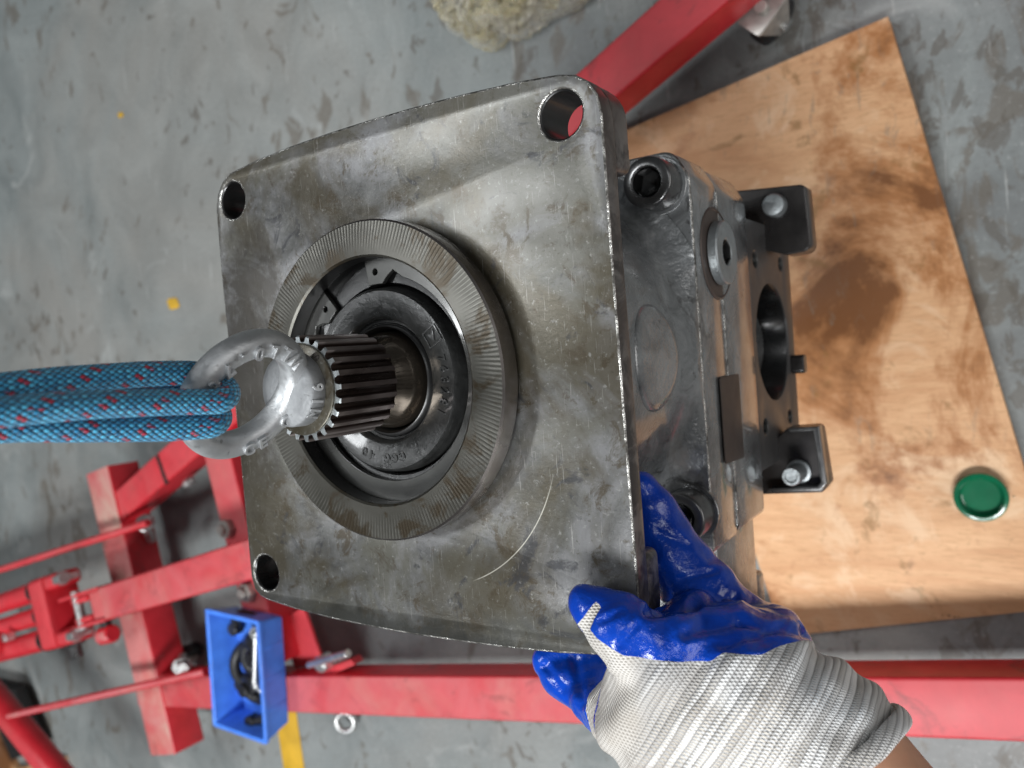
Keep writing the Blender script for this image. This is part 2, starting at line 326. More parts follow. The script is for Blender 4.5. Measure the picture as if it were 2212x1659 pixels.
def plywood():
    k = N('oil_stained_plywood')
    g = k.noise(5, 6, .62, 1.6, vec=k.map(k.obj, (1, 5.5, 1), (0, 0, -.12)))
    fine = k.noise(60, 6, .72, .5, vec=k.map(k.obj, (1, 11, 1), (0, 0, -.1)), off=4)
    c = k.mix(k.ramp(g, .3, .7), (.58, .305, .150), (.75, .46, .255)); c = k.mix(k.math('MULTIPLY', k.ramp(fine, .50, .64), .55), c, (.42, .22, .09))
    pale = k.noise(10, 6, .66, 1.0, off=17); c = k.mix(k.math('MULTIPLY', k.ramp(pale, .52, .62), .6), c, (.80, .57, .37))
    big = k.noise(5.0, 6, .66, .7, off=52); xx, yy, zz = k.sep(k.obj)
    # soaked oil stain beside the pump
    dx, dy = k.math('MULTIPLY', k.math('SUBTRACT', xx, .02), 6.5), k.math('MULTIPLY', k.math('SUBTRACT', yy, .09), 11.0)
    bl = k.math('SUBTRACT', .17, k.math('MULTIPLY', k.math('ADD', k.math('MULTIPLY', dx, dx), k.math('MULTIPLY', dy, dy)), .16)); bl = k.math('MAXIMUM', bl, -.06)
    st = k.math('ADD', k.math('MULTIPLY', k.math('SUBTRACT', big, .5), 1.5), k.math('ADD', k.math('MULTIPLY', bl, .75), k.math('ADD', .475, k.math('MULTIPLY', k.math('SUBTRACT', k.noise(23, 5, .7, off=61), .5), .35))))
    c = k.mix(k.math('MULTIPLY', k.ramp(st, .46, .58), .75), c, (.36, .14, .042)); c = k.mix(k.math('MULTIPLY', k.ramp(st, .58, .70), .8), c, (.14, .052, .018))
    spot = k.noise(22, 5, .65, .5, off=6); c = k.mix(k.math('MULTIPLY', k.ramp(spot, .61, .68), .6), c, (.24, .13, .04))
    gr = k.noise(26, 6, .75, .6, vec=k.map(k.obj, (3, .9, 1), (0, 0, .5)), off=8); c = k.mix(k.math('MULTIPLY', k.math('MULTIPLY', k.ramp(gr, .57, .64), k.ramp(k.noise(4.3, 2, off=9), .50, .60)), .45), c, (.22, .185, .14))
    ed = k.math('ADD', yy, k.math('MULTIPLY', xx, -.16)); c = k.mix(k.math('MULTIPLY', k.ramp(k.math('ADD', ed, k.math('MULTIPLY', k.math('SUBTRACT', g, .5), .02)), -.283, -.283 - .006), .5), c, (.36, .19, .095))
    return k.P(col=c, rough=k.ramp(st, .45, .62, .58, .34), nor=k.bump(fine, .15, .0008), spec=.4)
def rope_mat():
    k = N('braided_blue_rope_with_red_flecks')
    u, v, _ = k.sep(k.uv)
    A = k.math('ADD', k.math('MULTIPLY', u, 14.0), k.math('MULTIPLY', v, 310.0)); B = k.math('SUBTRACT', k.math('MULTIPLY', u, 14.0), k.math('MULTIPLY', v, 310.0))
    fa = k.math('SUBTRACT', k.math('FRACT', A), .5); fb = k.math('SUBTRACT', k.math('FRACT', B), .5)
    h = k.math('SUBTRACT', .5, k.math('MULTIPLY', k.math('ADD', k.math('MULTIPLY', fa, fa), k.math('MULTIPLY', fb, fb)), 2.2))
    ca = k.math('FLOOR', A); cb = k.math('FLOOR', B)
    chk = k.math('PINGPONG', k.math('ADD', ca, cb), 1.0)
    wn = k.n('ShaderNodeTexWhiteNoise', noise_dimensions='2D'); k.set(wn, 'Vector', k.comb(ca, cb))
    tone = wn.outputs[0]
    blue = k.mix(tone, (.03, .30, .58), (.10, .56, .86)); blue = k.mix(chk, blue, k.mix(tone, (.02, .17, .34), (.05, .38, .64)))
    red = k.math('MULTIPLY', k.math('LESS_THAN', k.math('FLOORED_MODULO', ca, 7.0), 1.9), k.math('LESS_THAN', k.math('FLOORED_MODULO', cb, 3.0), .5))
    red = k.math('MULTIPLY', red, k.math('GREATER_THAN', k.noise(55, 2, vec=k.comb(u, v)), .40))
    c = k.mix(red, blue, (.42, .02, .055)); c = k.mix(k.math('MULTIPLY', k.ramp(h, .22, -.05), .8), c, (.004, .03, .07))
    fb2 = k.noise(900, 3)
    return k.P(col=c, rough=.5, nor=k.bump(k.math('ADD', h, k.math('MULTIPLY', fb2, .15)), .9, .0012), spec=.5, sheen=.15)
def glove_mat():
    k = N('blue_nitrile_dipped_knit_glove')
    coat = k.attr('coat'); s = k.attr('along'); a = k.attr('around'); cuff = k.attr('cuff')
    rw = k.math('ADD', k.math('MULTIPLY', s, 1 / .0029), k.math('MULTIPLY', k.noise(14, 3), 1.6)); row = k.math('FLOOR', rw); rf = k.math('SUBTRACT', k.math('FRACT', rw), .5)
    ribh = k.math('SUBTRACT', .25, k.math('MULTIPLY', rf, rf)); st = k.math('SINE', k.math('ADD', k.math('MULTIPLY', a, 150.0), k.math('MULTIPLY', row, 1.9)))
    wn = k.n('ShaderNodeTexWhiteNoise', noise_dimensions='1D'); k.set(wn, 'W', row)
    rc = k.mix(k.ramp(wn.outputs[0], .15, .85), (.46, .45, .44), (.80, .80, .80)); rc = k.mix(k.math('MULTIPLY', k.ramp(st, .1, .7), .62), rc, k.mix(k.ramp(k.noise(9, 3), .42, .58), (.66, .58, .46), (.46, .62, .78)))
    rc = k.mix(k.math('MULTIPLY', k.ramp(ribh, .13, .02), .7), rc, (.24, .23, .225)); rc = k.mix(k.math('MULTIPLY', k.ramp(s, .045, .075), .45), rc, (.27, .25, .235))
    kr = k.math('SINE', k.math('MULTIPLY', a, 150.0)); ks = k.math('SINE', k.math('ADD', k.math('MULTIPLY', s, 2 * PI / .0030), k.math('MULTIPLY', k.noise(30, 2), 3.0))); kh = k.math('MULTIPLY', kr, ks)
    kc = k.mix(k.ramp(kh, -.9, .05), (.22, .20, .175), (.66, .63, .59)); kc = k.mix(k.math('MULTIPLY', k.ramp(k.noise(22, 4, .6), .46, .66), .6), kc, (.40, .36, .31))
    white = k.mix(cuff, kc, rc); dirt_shade = k.noise(18, 5, .65, .6, off=3); white = k.mix(k.math('MULTIPLY', k.ramp(dirt_shade, .54, .68), .55), white, (.25, .22, .19))
    bl = k.mix(k.ramp(k.noise(30, 5, .6), .35, .68), (.002, .036, .34), (.004, .075, .58)); bl = k.mix(k.math('MULTIPLY', k.ramp(k.noise(24, 5, .65, off=8), .6, .7), .6), bl, (.003, .014, .10))
    ed = k.math('ADD', coat, k.math('MULTIPLY', k.math('SUBTRACT', k.noise(120, 3), .5), .3)); m = k.ramp(ed, .46, .54)
    wr = k.math('SINE', k.math('ADD', k.math('MULTIPLY', s, 2 * PI / .0031), k.math('MULTIPLY', k.noise(20, 2), 4.0)))
    hb = k.math('ADD', k.math('MULTIPLY', wr, k.math('MULTIPLY', k.ramp(s, .05, .09, .15, .0), k.ramp(k.noise(35, 3, off=2), .4, .6))), k.math('ADD', k.math('MULTIPLY', k.noise(44, 4, .55, 1.2), 1.2), k.math('MULTIPLY', k.noise(600, 3), .45)))
    hw = k.math('ADD', k.math('MULTIPLY', cuff, k.math('MULTIPLY', ribh, 5.0)), k.math('MULTIPLY', kh, .5))
    hh = k.n('ShaderNodeMix', data_type='FLOAT'); k.set(hh, 0, m); k.set(hh, 2, hw); k.set(hh, 3, hb)
    return k.P(col=k.mix(m, white, bl), rough=k.ramp(m, 0, 1, .85, .21), nor=k.bump(hh.outputs[0], .55, .0011), coat=k.math('MULTIPLY', m, .22), coatr=.12, spec=.5)

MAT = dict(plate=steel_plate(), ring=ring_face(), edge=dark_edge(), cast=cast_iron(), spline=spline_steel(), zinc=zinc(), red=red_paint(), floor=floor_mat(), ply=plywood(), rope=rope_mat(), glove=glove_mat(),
    oil=oily('black_oily_bore', (.009, .009, .009), .30, .05, 90, .5, .3, .2), seal=oily('oily_black_seal_cover', (.020, .0205, .020), .30, .05, 170, .6, .7, .45), snap=oily('oily_retaining_ring', (.050, .050, .047), .28, .5, 60, .4, .1, .6),
    bolt=oily('black_oily_bolt', (.10, .10, .10), .28, .75, 90, .5, .3, .7), dark=oily('dark_shaded_bracket', (.030, .027, .026), .35, .45, 60, .5, .3, .35),
    pad=oily('machined_port_face', (.075, .073, .072), .46, .25, 40, .3, .12, .08), pearl=oily('polished_shaft_neck', (.30, .25, .20), .14, .95, 40, .4, .10, .5), name=oily('dark_brown_bare_patch', (.075, .058, .05), .45, .3, 50, .25, .2, 0),
    collar=zinc('dull_zinc_collar', (.36, .37, .38), .55), side=oily('polished_ring_side', (.24, .215, .20), .24, .9, 50, .35, .12, .3), worn_glint=worn_glint_edge(), plug=zinc('grey_zinc_plug', (.40, .43, .44), .40), bright=zinc('bright_zinc_hardware', (.68, .69, .68), .26), blue=simple('blue_plastic', (.075, .25, .95), .36, 0, 40, .18, .08), green=simple('green_plastic', (.004, .125, .055), .2, 0, 40, .12, .04, coat=.4),
    rubber=simple('black_rubber', (.013, .013, .015), .42, 0, 80, .3, .2), hole=simple('unlit_cavity', (.006, .006, .006), .7), skin=simple('tanned_skin', (.56, .29, .18), .5, 0, 70, .12, .25, .0004, sss=.08), yellow=simple('yellow_floor_paint', (.60, .36, .03), .6, 0, 20, .2, .1),
    redbase=red_paint('red_paint_thick_beige_dust', 1.0, .6, (.56, .20, .19), (.54, .36, .29)), redtop=red_paint('crimson_paint_thin_dust', .28, .9), redmid=red_paint('crimson_paint_medium_dust', .68, .8), redb=red_paint('bright_red_paint', .18, .35), dkred=red_paint('grimy_red_paint', .5, 1.0), slab=simple('black_rubber_slab', (.010, .009, .009), .8), fork=simple('pale_caster_fork', (.42, .40, .37), .4, .4))

# ------------------------------------------------------------------ floor
ZF = -0.62
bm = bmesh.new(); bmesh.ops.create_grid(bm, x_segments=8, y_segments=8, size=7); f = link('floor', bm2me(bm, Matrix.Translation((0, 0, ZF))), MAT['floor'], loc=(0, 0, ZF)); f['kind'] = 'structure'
def decal(name, pts, z=ZF + .003):
    me = prism([pts], z - .0024, z - .0012, .0002); o = link(name, me, MAT['yellow']); o['kind'] = 'structure'; return o
a, b, c_, d = [at(*p, ZF) for p in ((596, 1540), (640, 1532), (660, 1670), (616, 1670))]
decal('floor_marking', [tuple(v[:2]) for v in (a, b, c_, d)])
for px, py, r in ((376, 655, .0115), (262, 248, .0055)):
    q = at(px, py, ZF); decal('floor_marking', rpoly([(q.x + r * 1.9, q.y - r * .9), (q.x + r * .8, q.y + r * .9), (q.x - r * 1.9, q.y + r * .8), (q.x - r * 1.1, q.y - r)], r * .5, 3))

# ------------------------------------------------------------------ plywood board
ZB = -0.598
pl = [tuple(at(*p, ZB)[:2]) for p in ((1330, 290), (1918, 35), (2265, 1185))] + [tuple(at(2265, 1317, ZB)[:2]), tuple(at(1690, 1375, ZB)[:2])]
brd = root('plywood_board', 'oil stained plywood board lying on the grey floor under the hanging pump', 'board', (0.15, 0, ZF))
link('top_veneer', prism([pl], ZB - .006, ZB, .0008), MAT['ply'], brd)
cen = Vector((sum(p[0] for p in pl) / 5, sum(p[1] for p in pl) / 5))
def shrink(s): return [tuple(cen + (Vector(p) - cen) * s) for p in pl]
core = simple('plywood_core', (.62, .43, .24), .7, 0, 25, .3)
link('core_layer', prism([shrink(.996)], ZB - .016, ZB - .0061, .0003), core, brd)
link('bottom_veneer', prism([shrink(.999)], ZB - .0215, ZB - .0161, .0005), MAT['ply'], brd)
# oil droplets
bm = bmesh.new()
for px, py, r in ((2050, 1330, .0016), (2035, 1328, .001), (2062, 1333, .0013), (2070, 1332, .001), (2190, 1072, .0012), (2175, 1052, .001), (2012, 1310, .0008)):
    bmesh.ops.create_uvsphere(bm, u_segments=12, v_segments=8, radius=r, matrix=Matrix.Translation(at(px, py, ZB)) @ Matrix.Diagonal((1, 1, .5, 1)))
k = N('clear_oil'); oilm = k.P(col=(.8, .7, .5), rough=.03, trans=.8)
tag(link('oil_droplets', bm2me(bm), oilm), 'tiny glossy oil droplets scattered near the lower edge of the plywood board', 'oil', kind='stuff')

# ------------------------------------------------------------------ green cap
q = at(2120, 1070, ZB)
cap = root('green_cap', 'round green plastic plug cap lying upturned on the plywood board', 'cap', (q.x, q.y, ZB))
R_ = .0235; T = Matrix.Translation((q.x, q.y, ZB + .0006))
link('cup', lathe([(0, 0), (R_ - .0042, 0), (R_ - .0032, .001), (R_ - .0022, .010), (R_ - .0010, .0113), (R_ - .0030, .0117), (R_ - .0042, .0105), (R_ - .0058, .0035), (R_ - .0075, .0024), (0, .0022)], 64, T), MAT['green'], cap)
link('rim', lathe([(R_ - .0026, .0088), (R_, .0090), (R_ + .0006, .0100), (R_, .0110), (R_ - .0026, .0112)], 64, T, True), MAT['green'], cap)

# ------------------------------------------------------------------ hydraulic pump
pump = root('hydraulic_pump', 'oily grey hydraulic pump with square steel flange, hanging from the eye bolt', 'pump', (0, 0, -0.36))
# mounting flange
HB = .11225
top_e = [(-.113, .1285), (-.09, .1313), (-.06, .1335), (-.03, .1345), (0, .1349), (.03, .1346), (.06, .1338), (.09, .1322), (.112, .130)]
ol = [(-.1283, .110), (-.1255, .1185), (-.1205, .1245)] + top_e + [(.1205, .1278), (.1268, .1235), (.1308, .1170), (.1325, .1080), (.1325, .05), (.1330, -.03), (.1334, -.106), (.1322, -.1165), (.1285, -.1245), (.1215, -.1298)] + [(x, -y * 1.006) for x, y in top_e[::-1]] + [(-.1195, -.1275), (-.1245, -.1235), (-.1268, -.116), (-.1270, -.045), (-.1290, .068)]
ol = ol[::-1]
fl = link('mounting_flange', prism([ol, circ(0, 0, .078, 96)] + [circ(x, y, .0109, 40) for x in (-HB, HB) for y in (-HB, HB)], -.0112, 0, .0011, None, 2), [MAT['plate'], MAT['edge'], MAT['oil'], MAT['worn_glint']], pump, 35)
for p in fl.data.polygons:
    if .45 <= p.normal.z < .97: p.material_index = 3
    if abs(p.normal.z) < .45:
        cc = p.center; rr = min(math.hypot(cc.x - x, cc.y - y) for x in (-HB, HB) for y in (-HB, HB))
        p.material_index = 2 if rr < .0125 else 1
for x in (-HB, HB):
    for y in (-HB, HB):
        sx, sy = (1 if x > 0 else -1), (1 if y > 0 else -1); ox, oy = (.1318 if x > 0 else .1262), .1275
        pts = [(sx * .082, sy * .086), (sx * ox, sy * .086), (sx * ox, sy * oy), (sx * .082, sy * (oy + .003))]
        if sx * sy < 0: pts = pts[::-1]
        link('corner_boss', prism([rpoly(pts, [.012, .004, .018, .004] if sx * sy > 0 else [.004, .018, .004, .012], 8), circ(x, y, .0109, 40)], -.0275, -.0108, .0016), MAT['edge'], pump, 35)
        link('bolt_hole', lathe([(.0109, -.0008), (.0104, -.0012), (.0104, -.0255), (.0109, -.0262)], 40, Matrix.Translation((x, y, 0))), MAT['oil'], pump)
# pilot ring and stepped bore
pr_ = link('pilot_ring', lathe([(.0795, -.0250), (.0795, .0004), (.0808, .0022), (.0816, .0040), (.0816, .0143), (.0806, .0152), (.0641, .0152), (.0630, .0143), (.0630, .0050), (.0655, .0047), (.0655, .0005), (.0600, .0002), (.0600, -.025)], 200, None, True), [MAT['ring'], MAT['side']], pump, 28)
for p in pr_.data.polygons:
    if math.hypot(p.center.x, p.center.y) > .0805: p.material_index = 1
link('seal_bore', lathe([(.0629, .0140), (.0629, .0049), (.0652, .0046), (.0652, .0007), (.0590, .0004), (.0580, .0001), (.0505, -.0004), (.0496, -.0018), (.0490, -.020), (.02, -.021)], 128), MAT['oil'], pump, 28)
# retaining ring: open ring with two lugs and eye holes
def snap():
    a0, a1 = math.radians(97), math.radians(128); n = 90; out = []; inn = []
    for i in range(n + 1):
        t = a1 + (2 * PI - (a1 - a0)) * i / n; e = .5 - .5 * math.cos(2 * PI * i / n)
        ri = .0545 - .0020 * e; out.append((.0646 * math.cos(t), .0646 * math.sin(t)))
        dg = min(i, n - i) * math.degrees((2 * PI - (a1 - a0)) / n)
        if dg < 12: ri = .0498
        elif dg < 19: ri = .0498 + (ri + .0028 - .0498) * math.sin((dg - 12) / 7 * PI / 2)
        elif dg < 24: ri = ri + .0028 * (1 - (dg - 19) / 5)
        inn.append((ri * math.cos(t), ri * math.sin(t)))
    hs = [circ(.0563 * math.cos(t), .0563 * math.sin(t), .0017, 16) for t in (a1 + math.radians(6), a0 - math.radians(6))]
    return prism([out + inn[::-1]] + hs, .0010, .0038, .0003, None, 1)
link('retaining_ring', snap(), MAT['snap'], pump, None)
# shaft seal cover with raised casting marks
link('seal_cover', lathe([(.0495, -.018), (.0490, -.004), (.0476, .0045), (.0462, .0060), (.0335, .0060), (.0322, .0050), (.0312, .0015), (.0300, .0010), (.0295, -.004), (.0285, -.012)], 128), MAT['seal'], pump, 40)
def polar_text(name, s, r, a_start, da, size, z, mat, parent):
    mes = []
    for i, ch in enumerate(s):
        if ch == ' ': continue
        t = math.radians(a_start - da * i); rad = Vector((math.cos(t), math.sin(t), 0)); tan = Vector((math.sin(t), -math.cos(t), 0))
        m = Matrix((tan, rad, Vector((0, 0, 1)))).transposed().to_4x4(); m.translation = rad * r + Vector((0, 0, z)); mes.append(text(ch, size, m, .0005))
    return link(name, join(*mes), mat, parent, 40)
polar_text('part_number', '763281', .0405, 13, 7.6, .0068, .0060, MAT['seal'], pump)
polar_text('material_mark', 'GGG 40', .0402, -77, 7.4, .0066, .0060, MAT['seal'], pump)
t = math.radians(30); rad = Vector((math.cos(t), math.sin(t), 0)); mm = Matrix((Vector((math.sin(t), -math.cos(t), 0)), rad, Vector((0, 0, 1)))).transposed().to_4x4(); mm.translation = rad * .0405 + Vector((0, 0, .0060))
sq = lambda h: [(-h, -h), (h, -h), (h, h), (-h, h)]
link('foundry_mark', join(prism([sq(.0046), sq(.0039)], -.0003, .0006, .0001, mm), prism([[(-.0028, -.0026), (.003, 0), (-.0028, .0026), (-.0012, 0)]], -.0003, .0006, .0001, mm)), MAT['seal'], pump, 40)
# lip seal + shaft neck
link('lip_seal', lathe([(.0299, .0002), (.0290, .0030), (.0278, .0036), (.0268, .0020), (.0262, -.004), (.0258, -.012)], 96), MAT['oil'], pump, 50)
link('shaft_neck', lathe([(.0200, .0265), (.0205, .0205), (.0212, .0150), (.0226, .0095), (.0244, .0055), (.0252, .0015), (.0253, -.010)], 96), MAT['pearl'], pump, 60)
# splined shaft
def spline_prof(z, ro, ri, n=24, tw=0):
    pts = []
    for i in range(n):
        t0 = 2 * PI * i / n
        for fa, rr in ((-.46, ri), (-.27, ri + .15 * (ro - ri)), (-.17, ro), (.17, ro), (.27, ri + .15 * (ro - ri)), (.46, ri)):
            a_ = t0 + fa * 2 * PI / n; pts.append(Vector((rr * math.cos(a_), rr * math.sin(a_), z)))
    return pts
bm = bmesh.new(); secs = [spline_prof(.0195, .0214, .0212), spline_prof(.0225, .0246, .0214), spline_prof(.0600, .0246, .0214), spline_prof(.0606, .0240, .0214)]
rg = [[bm.verts.new(p) for p in s_] for s_ in secs]
for A_, B_ in zip(rg[:-1], rg[1:]):
    for i in range(len(A_)): bm.faces.new((A_[i], A_[(i + 1) % len(A_)], B_[(i + 1) % len(A_)], B_[i]))
bm.faces.new(rg[-1])
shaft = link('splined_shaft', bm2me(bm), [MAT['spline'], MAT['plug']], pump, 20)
for p in shaft.data.polygons: p.material_index = 1 if p.center.z > .42 - .0001 and False else 0
for p in shaft.data.polygons:
    if p.normal.z > .4 and (p.center.z - .36) > .0595: p.material_index = 1
shaft_end = link('shaft_end_face', lathe([(0, .0622), (.0206, .0622), (.0213, .0618), (.0213, .0600)], 72), MAT['plate'], shaft, 30)
tt = math.radians(48); mm = frame((.0190 * math.cos(tt), .0190 * math.sin(tt), .0622), (0, 0, 1), (math.sin(tt), -math.cos(tt), 0)); link('stamped_mark', text('00', .0042, mm, .0002, .00005), MAT['edge'], shaft, 40)
# housing barrel
ZP = -.140
link('housing', lathe([(.079, -.0106), (.1165, -.0108), (.1145, -.0140), (.1138, -.020), (.1138, -.045), (.1134, -.100), (.1136, -.112), (.1146, -.1200), (.1168, -.1270), (.1210, -.1330), (.1270, -.1372), (.1330, -.1392), (.112, -.142), (.06, -.143)], 160), MAT['cast'], pump, 40)
hs_ = [o for o in col.objects if o.name == 'housing'][0]
for v in hs_.data.vertices: v.co.x = max(-.1183, min(.1183, v.co.x)); v.co.y = max(-.1188, min(.1192, v.co.y))
bm = bmesh.new(); rows = []
for j, (s_, e) in enumerate(((1.0, -.0012), (.97, .0006), (.90, .0016), (.75, .0018), (.4, .0018), (0.02, .0018))):
    row = []
    for i in range(48):
        a_ = 2 * PI * i / 48; yy = .0005 + .0300 * s_ * math.cos(a_); zz = -.0865 + .0300 * s_ * math.sin(a_); ph = yy / .113
        row.append(bm.verts.new(((.1133 + e) * math.cos(ph), (.1133 + e) * math.sin(ph), zz)))
    rows.append(row)
for A_, B_ in zip(rows[:-1], rows[1:]):
    for i in range(48): bm.faces.new((A_[i], A_[(i + 1) % 48], B_[(i + 1) % 48], B_[i]))
bm.faces.new(rows[-1]); link('oval_boss', bm2me(bm), MAT['cast'], pump, 50)
# port block in three stacked castings, wall on the right side
XW = .1185
def blk(x, y, y2, c_): return rpoly([(-x, -y2), (x, -y2), (x, y - c_), (x - c_ * .55, y), (-x + c_ * .55, y), (-x, y - c_)], [.006, .006, .010, .012, .012, .010], 5)
o_ = link('valve_housing', prism([blk(XW, .121, .121, .017)], -.1845, ZP, .0016), [MAT['cast'], MAT['worn_glint']], pump, 30)
for p in o_.data.polygons:
    if .25 < p.normal.z < .92: p.material_index = 1  # bright bevel colour paints the wet edge glints of the casting
o_ = link('port_block', prism([blk(XW + .0006, .1185, .118, .018)], -.2450, -.1850, .0014), [MAT['cast'], MAT['worn_glint']], pump, 30)
for p in o_.data.polygons:
    if .25 < p.normal.z < .92: p.material_index = 1  # edge highlights painted onto these bevels too
# side block (control) that runs on below the flange corner
link('control_block', prism([rpoly([(.02, -.200), (.1165, -.200), (.1165, -.113), (.02, -.113)], .004, 4)], -.226, -.150, .0016), MAT['cast'], pump, 30)
link('control_cover', prism([rpoly([(.02, -.205), (.1150, -.205), (.1150, -.158), (.02, -.158)], .004, 4)], -.246, -.2265, .0012), MAT['cast'], pump, 30)
# suction port face: plate standing upright with bore and four threaded holes
ZC = -.300; YC = .002
my = Matrix(((0, 0, 1, 0), (1, 0, 0, 0), (0, 1, 0, 0), (0, 0, 0, 1)))      # prism xy -> world yz, z -> world x
hol = [(YC + sy * .0605, ZC + sz * .0345) for sy in (-1, 1) for sz in (-1, 1)]
link('suction_port_face', prism([rpoly([(-.088, -.362), (.090, -.362), (.090, -.2455), (-.088, -.2455)], .004, 4), circ(YC, ZC, .0440, 72)] + [circ(y, z, .0062, 20) for y, z in hol], .085, XW - .0008, .0006, my), MAT['pad'], pump, 30)
link('port_bore', lathe([(.0440, 0), (.0432, -.001), (.0432, -.055), (.03, -.060), (0, -.060)], 72, frame((XW - .002, YC, ZC), (1, 0, 0))), MAT['oil'], pump, 40)
for y, z in hol:
    link('threaded_hole', lathe([(.0062, 0), (.0055, -.0006)] + [(.0055 + (.0005 if i % 2 else 0), -.0006 - .0007 * i) for i in range(20)] + [(0, -.017)], 20, frame((XW - .0012, y, z), (1, 0, 0))), MAT['snap'], pump, 20)
link('rear_case', lathe([(0, -.245), (.098, -.245), (.098, -.352), (.080, -.36), (0, -.36)], 80), MAT['cast'], pump, 40)
# socket head cap screws on the corner pads
def cap_screw(x, y, z0, r=.0150, h=.0205, hx=.0086, axis=(0, 0, 1), parent=pump, name='cap_screw', m='bolt'):
    fr = frame((x, y, z0), axis, (math.cos(.3), math.sin(.3), 0) if abs(axis[2]) > .5 else (0, 1, 0))
    o = link(name, lathe([(0, 0), (r, 0), (r, h - .0018), (r - .0005, h - .0007), (r - .0016, h), (hx * 1.10, h), (hx * 1.0, h - .0007)], 48, fr), MAT[m], parent, 35)
    bm = bmesh.new(); hs = []
    for rr, zz in ((hx, h - .0004), (hx * .98, h - .0115), (0.0005, h - .0140)): hs.append([bm.verts.new((rr * 1.0 * math.cos(PI / 3 * i), rr * math.sin(PI / 3 * i), zz)) for i in range(6)])
    for A_, B_ in zip(hs[:-1], hs[1:]):
        for i in range(6): bm.faces.new((A_[i], A_[(i + 1) % 6], B_[(i + 1) % 6], B_[i]))
    link('hex_socket', bm2me(bm, fr), MAT['oil'], o, 20)
    link('washer', lathe([(.008, .0003), (r + .0022, .0003), (r + .0022, .0016), (r + .0018, .0020), (.008, .0020)], 48, fr), MAT['cast'], o, 30)
    return o
for bx_, by_ in ((.1000, .1010), (.1060, -.0945), (-.1, .0985), (-.1, -.0985)): cap_screw(bx_, by_, ZP)
# zinc plug in a spot-faced recess on the right wall
PY, PZ = .061, -.1785
fr = frame((XW, PY, PZ), (1, 0, 0), (0, 1, 0))
link('spot_face', lathe([(.0, .0004), (.0268, .0004), (.0272, .0010), (.0280, .0010), (.0290, .0002)], 56, fr), MAT['name'], pump, 30)
pg = link('drain_plug', lathe([(.006, .0010), (.0192, .0010), (.0198, .0016), (.0198, .0062), (.0190, .0072), (.0090, .0072), (.0078, .0064), (.0076, .002), (.0, .002)], 64, fr), MAT['plug'], pump, 30)
link('hex_socket', lathe([(.0078, .0071), (.0070, .0068), (.0070, .0022), (0, .0021)], 6, fr), MAT['oil'], pg, 20)
# unpainted rectangular patch, small screw, corner ears with studs
link('name_plate', prism([rpoly([(-.0715, -.2035), (-.0160, -.2035), (-.0160, -.1655), (-.0695, -.1655)], .002, 3)], XW + .0008, XW + .0016, .0002, my), MAT['name'], pump, 30)
q = at(1729, 786, -.352); link('side_screw', prism([rpoly([(-.0075, -.006), (.0075, -.006), (.0075, .006), (-.0075, .006)], .003, 4)], XW - .0008, q.x + .004, .0012, Matrix.Translation((0, q.y, -.352)) @ my), MAT['dark'], pump, 40)
ZE = -.295
def ear(pts, rad):
    o = link('corner_ear', prism([rpoly([tuple(at(*p, ZE)[:2]) for p in pts][::-1], rad, 4)], ZE - .022, ZE, .0012), MAT['dark'], pump, 30); return o  # near-black base colour has the shadow on the ear painted in
e1 = ear([(1470, 470), (1590, 412), (1738, 397), (1752, 541), (1700, 551), (1560, 520)], [.002, .002, .006, .004, .004, .002])
q = at(1676, 445, ZE); link('stud', lathe([(.0085, -.001), (.0083, .007), (.0075, .0085), (.0045, .0096), (0, .0098)], 40, Matrix.Translation(q)), MAT['plug'], e1, 40)
e2 = ear([(1560, 1075), (1612, 1010), (1700, 925), (1768, 921), (1788, 1048), (1776, 1064), (1655, 1068)], [.002, .002, .004, .004, .003, .003, .002])
# raised rim of the lower ear
rim = [tuple(at(*p, ZE + .010)[:2]) for p in ((1700, 925), (1768, 921), (1785, 1046), (1773, 1060), (1655, 1064))]; ri_ = [tuple(at(*p, ZE + .010)[:2]) for p in ((1662, 1055), (1765, 1051), (1773, 1042), (1757, 931), (1706, 934))]
link('ear_rim', prism([rim + ri_], ZE - .001, ZE + .010, .0008), MAT['bolt'], e2, 30)
q = at(1727, 1018, ZE); tp = at(1703, 1030, ZE + .026); ax = Vector((q.x, q.y, ZE)); link('stud', lathe([(.0092, -.001), (.0090, .004), (.0068, .0045), (.0068, .0235), (.0062, .0250), (.0045, .0250), (.0040, .0235), (0, .0232)], 40, Matrix.Translation(ax)), MAT['plug'], e2, 40)

# ------------------------------------------------------------------ eye bolt
EC = Vector((0, 0, .063 + .0295)); az = math.radians(33); U = Vector((math.sin(az), math.cos(az), 0)); NV = Vector((U.y, -U.x, 0)); ZV = Vector((0, 0, 1))
eye = root('lifting_eye_bolt', 'zinc plated lifting eye bolt screwed into the end of the splined shaft', 'eye bolt', (0, 0, .0634))
RM, RT = .0254, .0057
bm = bmesh.new(); rows = []
for i in range(96):
    t = 2 * PI * i / 96; c_ = EC + (U * math.cos(t) + ZV * math.sin(t)) * RM; rd = U * math.cos(t) + ZV * math.sin(t)
    fat = 1 + .06 * max(0, -math.sin(t)) ** 2
    row = []
    for j in range(28):
        p = 2 * PI * j / 28; cx, sx = math.cos(p), math.sin(p); g = (abs(cx) ** 2.5 + abs(sx) ** 2.5) ** (-1 / 2.5)
        row.append(bm.verts.new(c_ + (rd * cx + NV * sx) * RT * g * fat))
    rows.append(row)
for i in range(96):
    for j in range(28): bm.faces.new((rows[i][j], rows[(i + 1) % 96][j], rows[(i + 1) % 96][(j + 1) % 28], rows[i][(j + 1) % 28]))
link('eye_ring', bm2me(bm), MAT['zinc'], eye, 60)
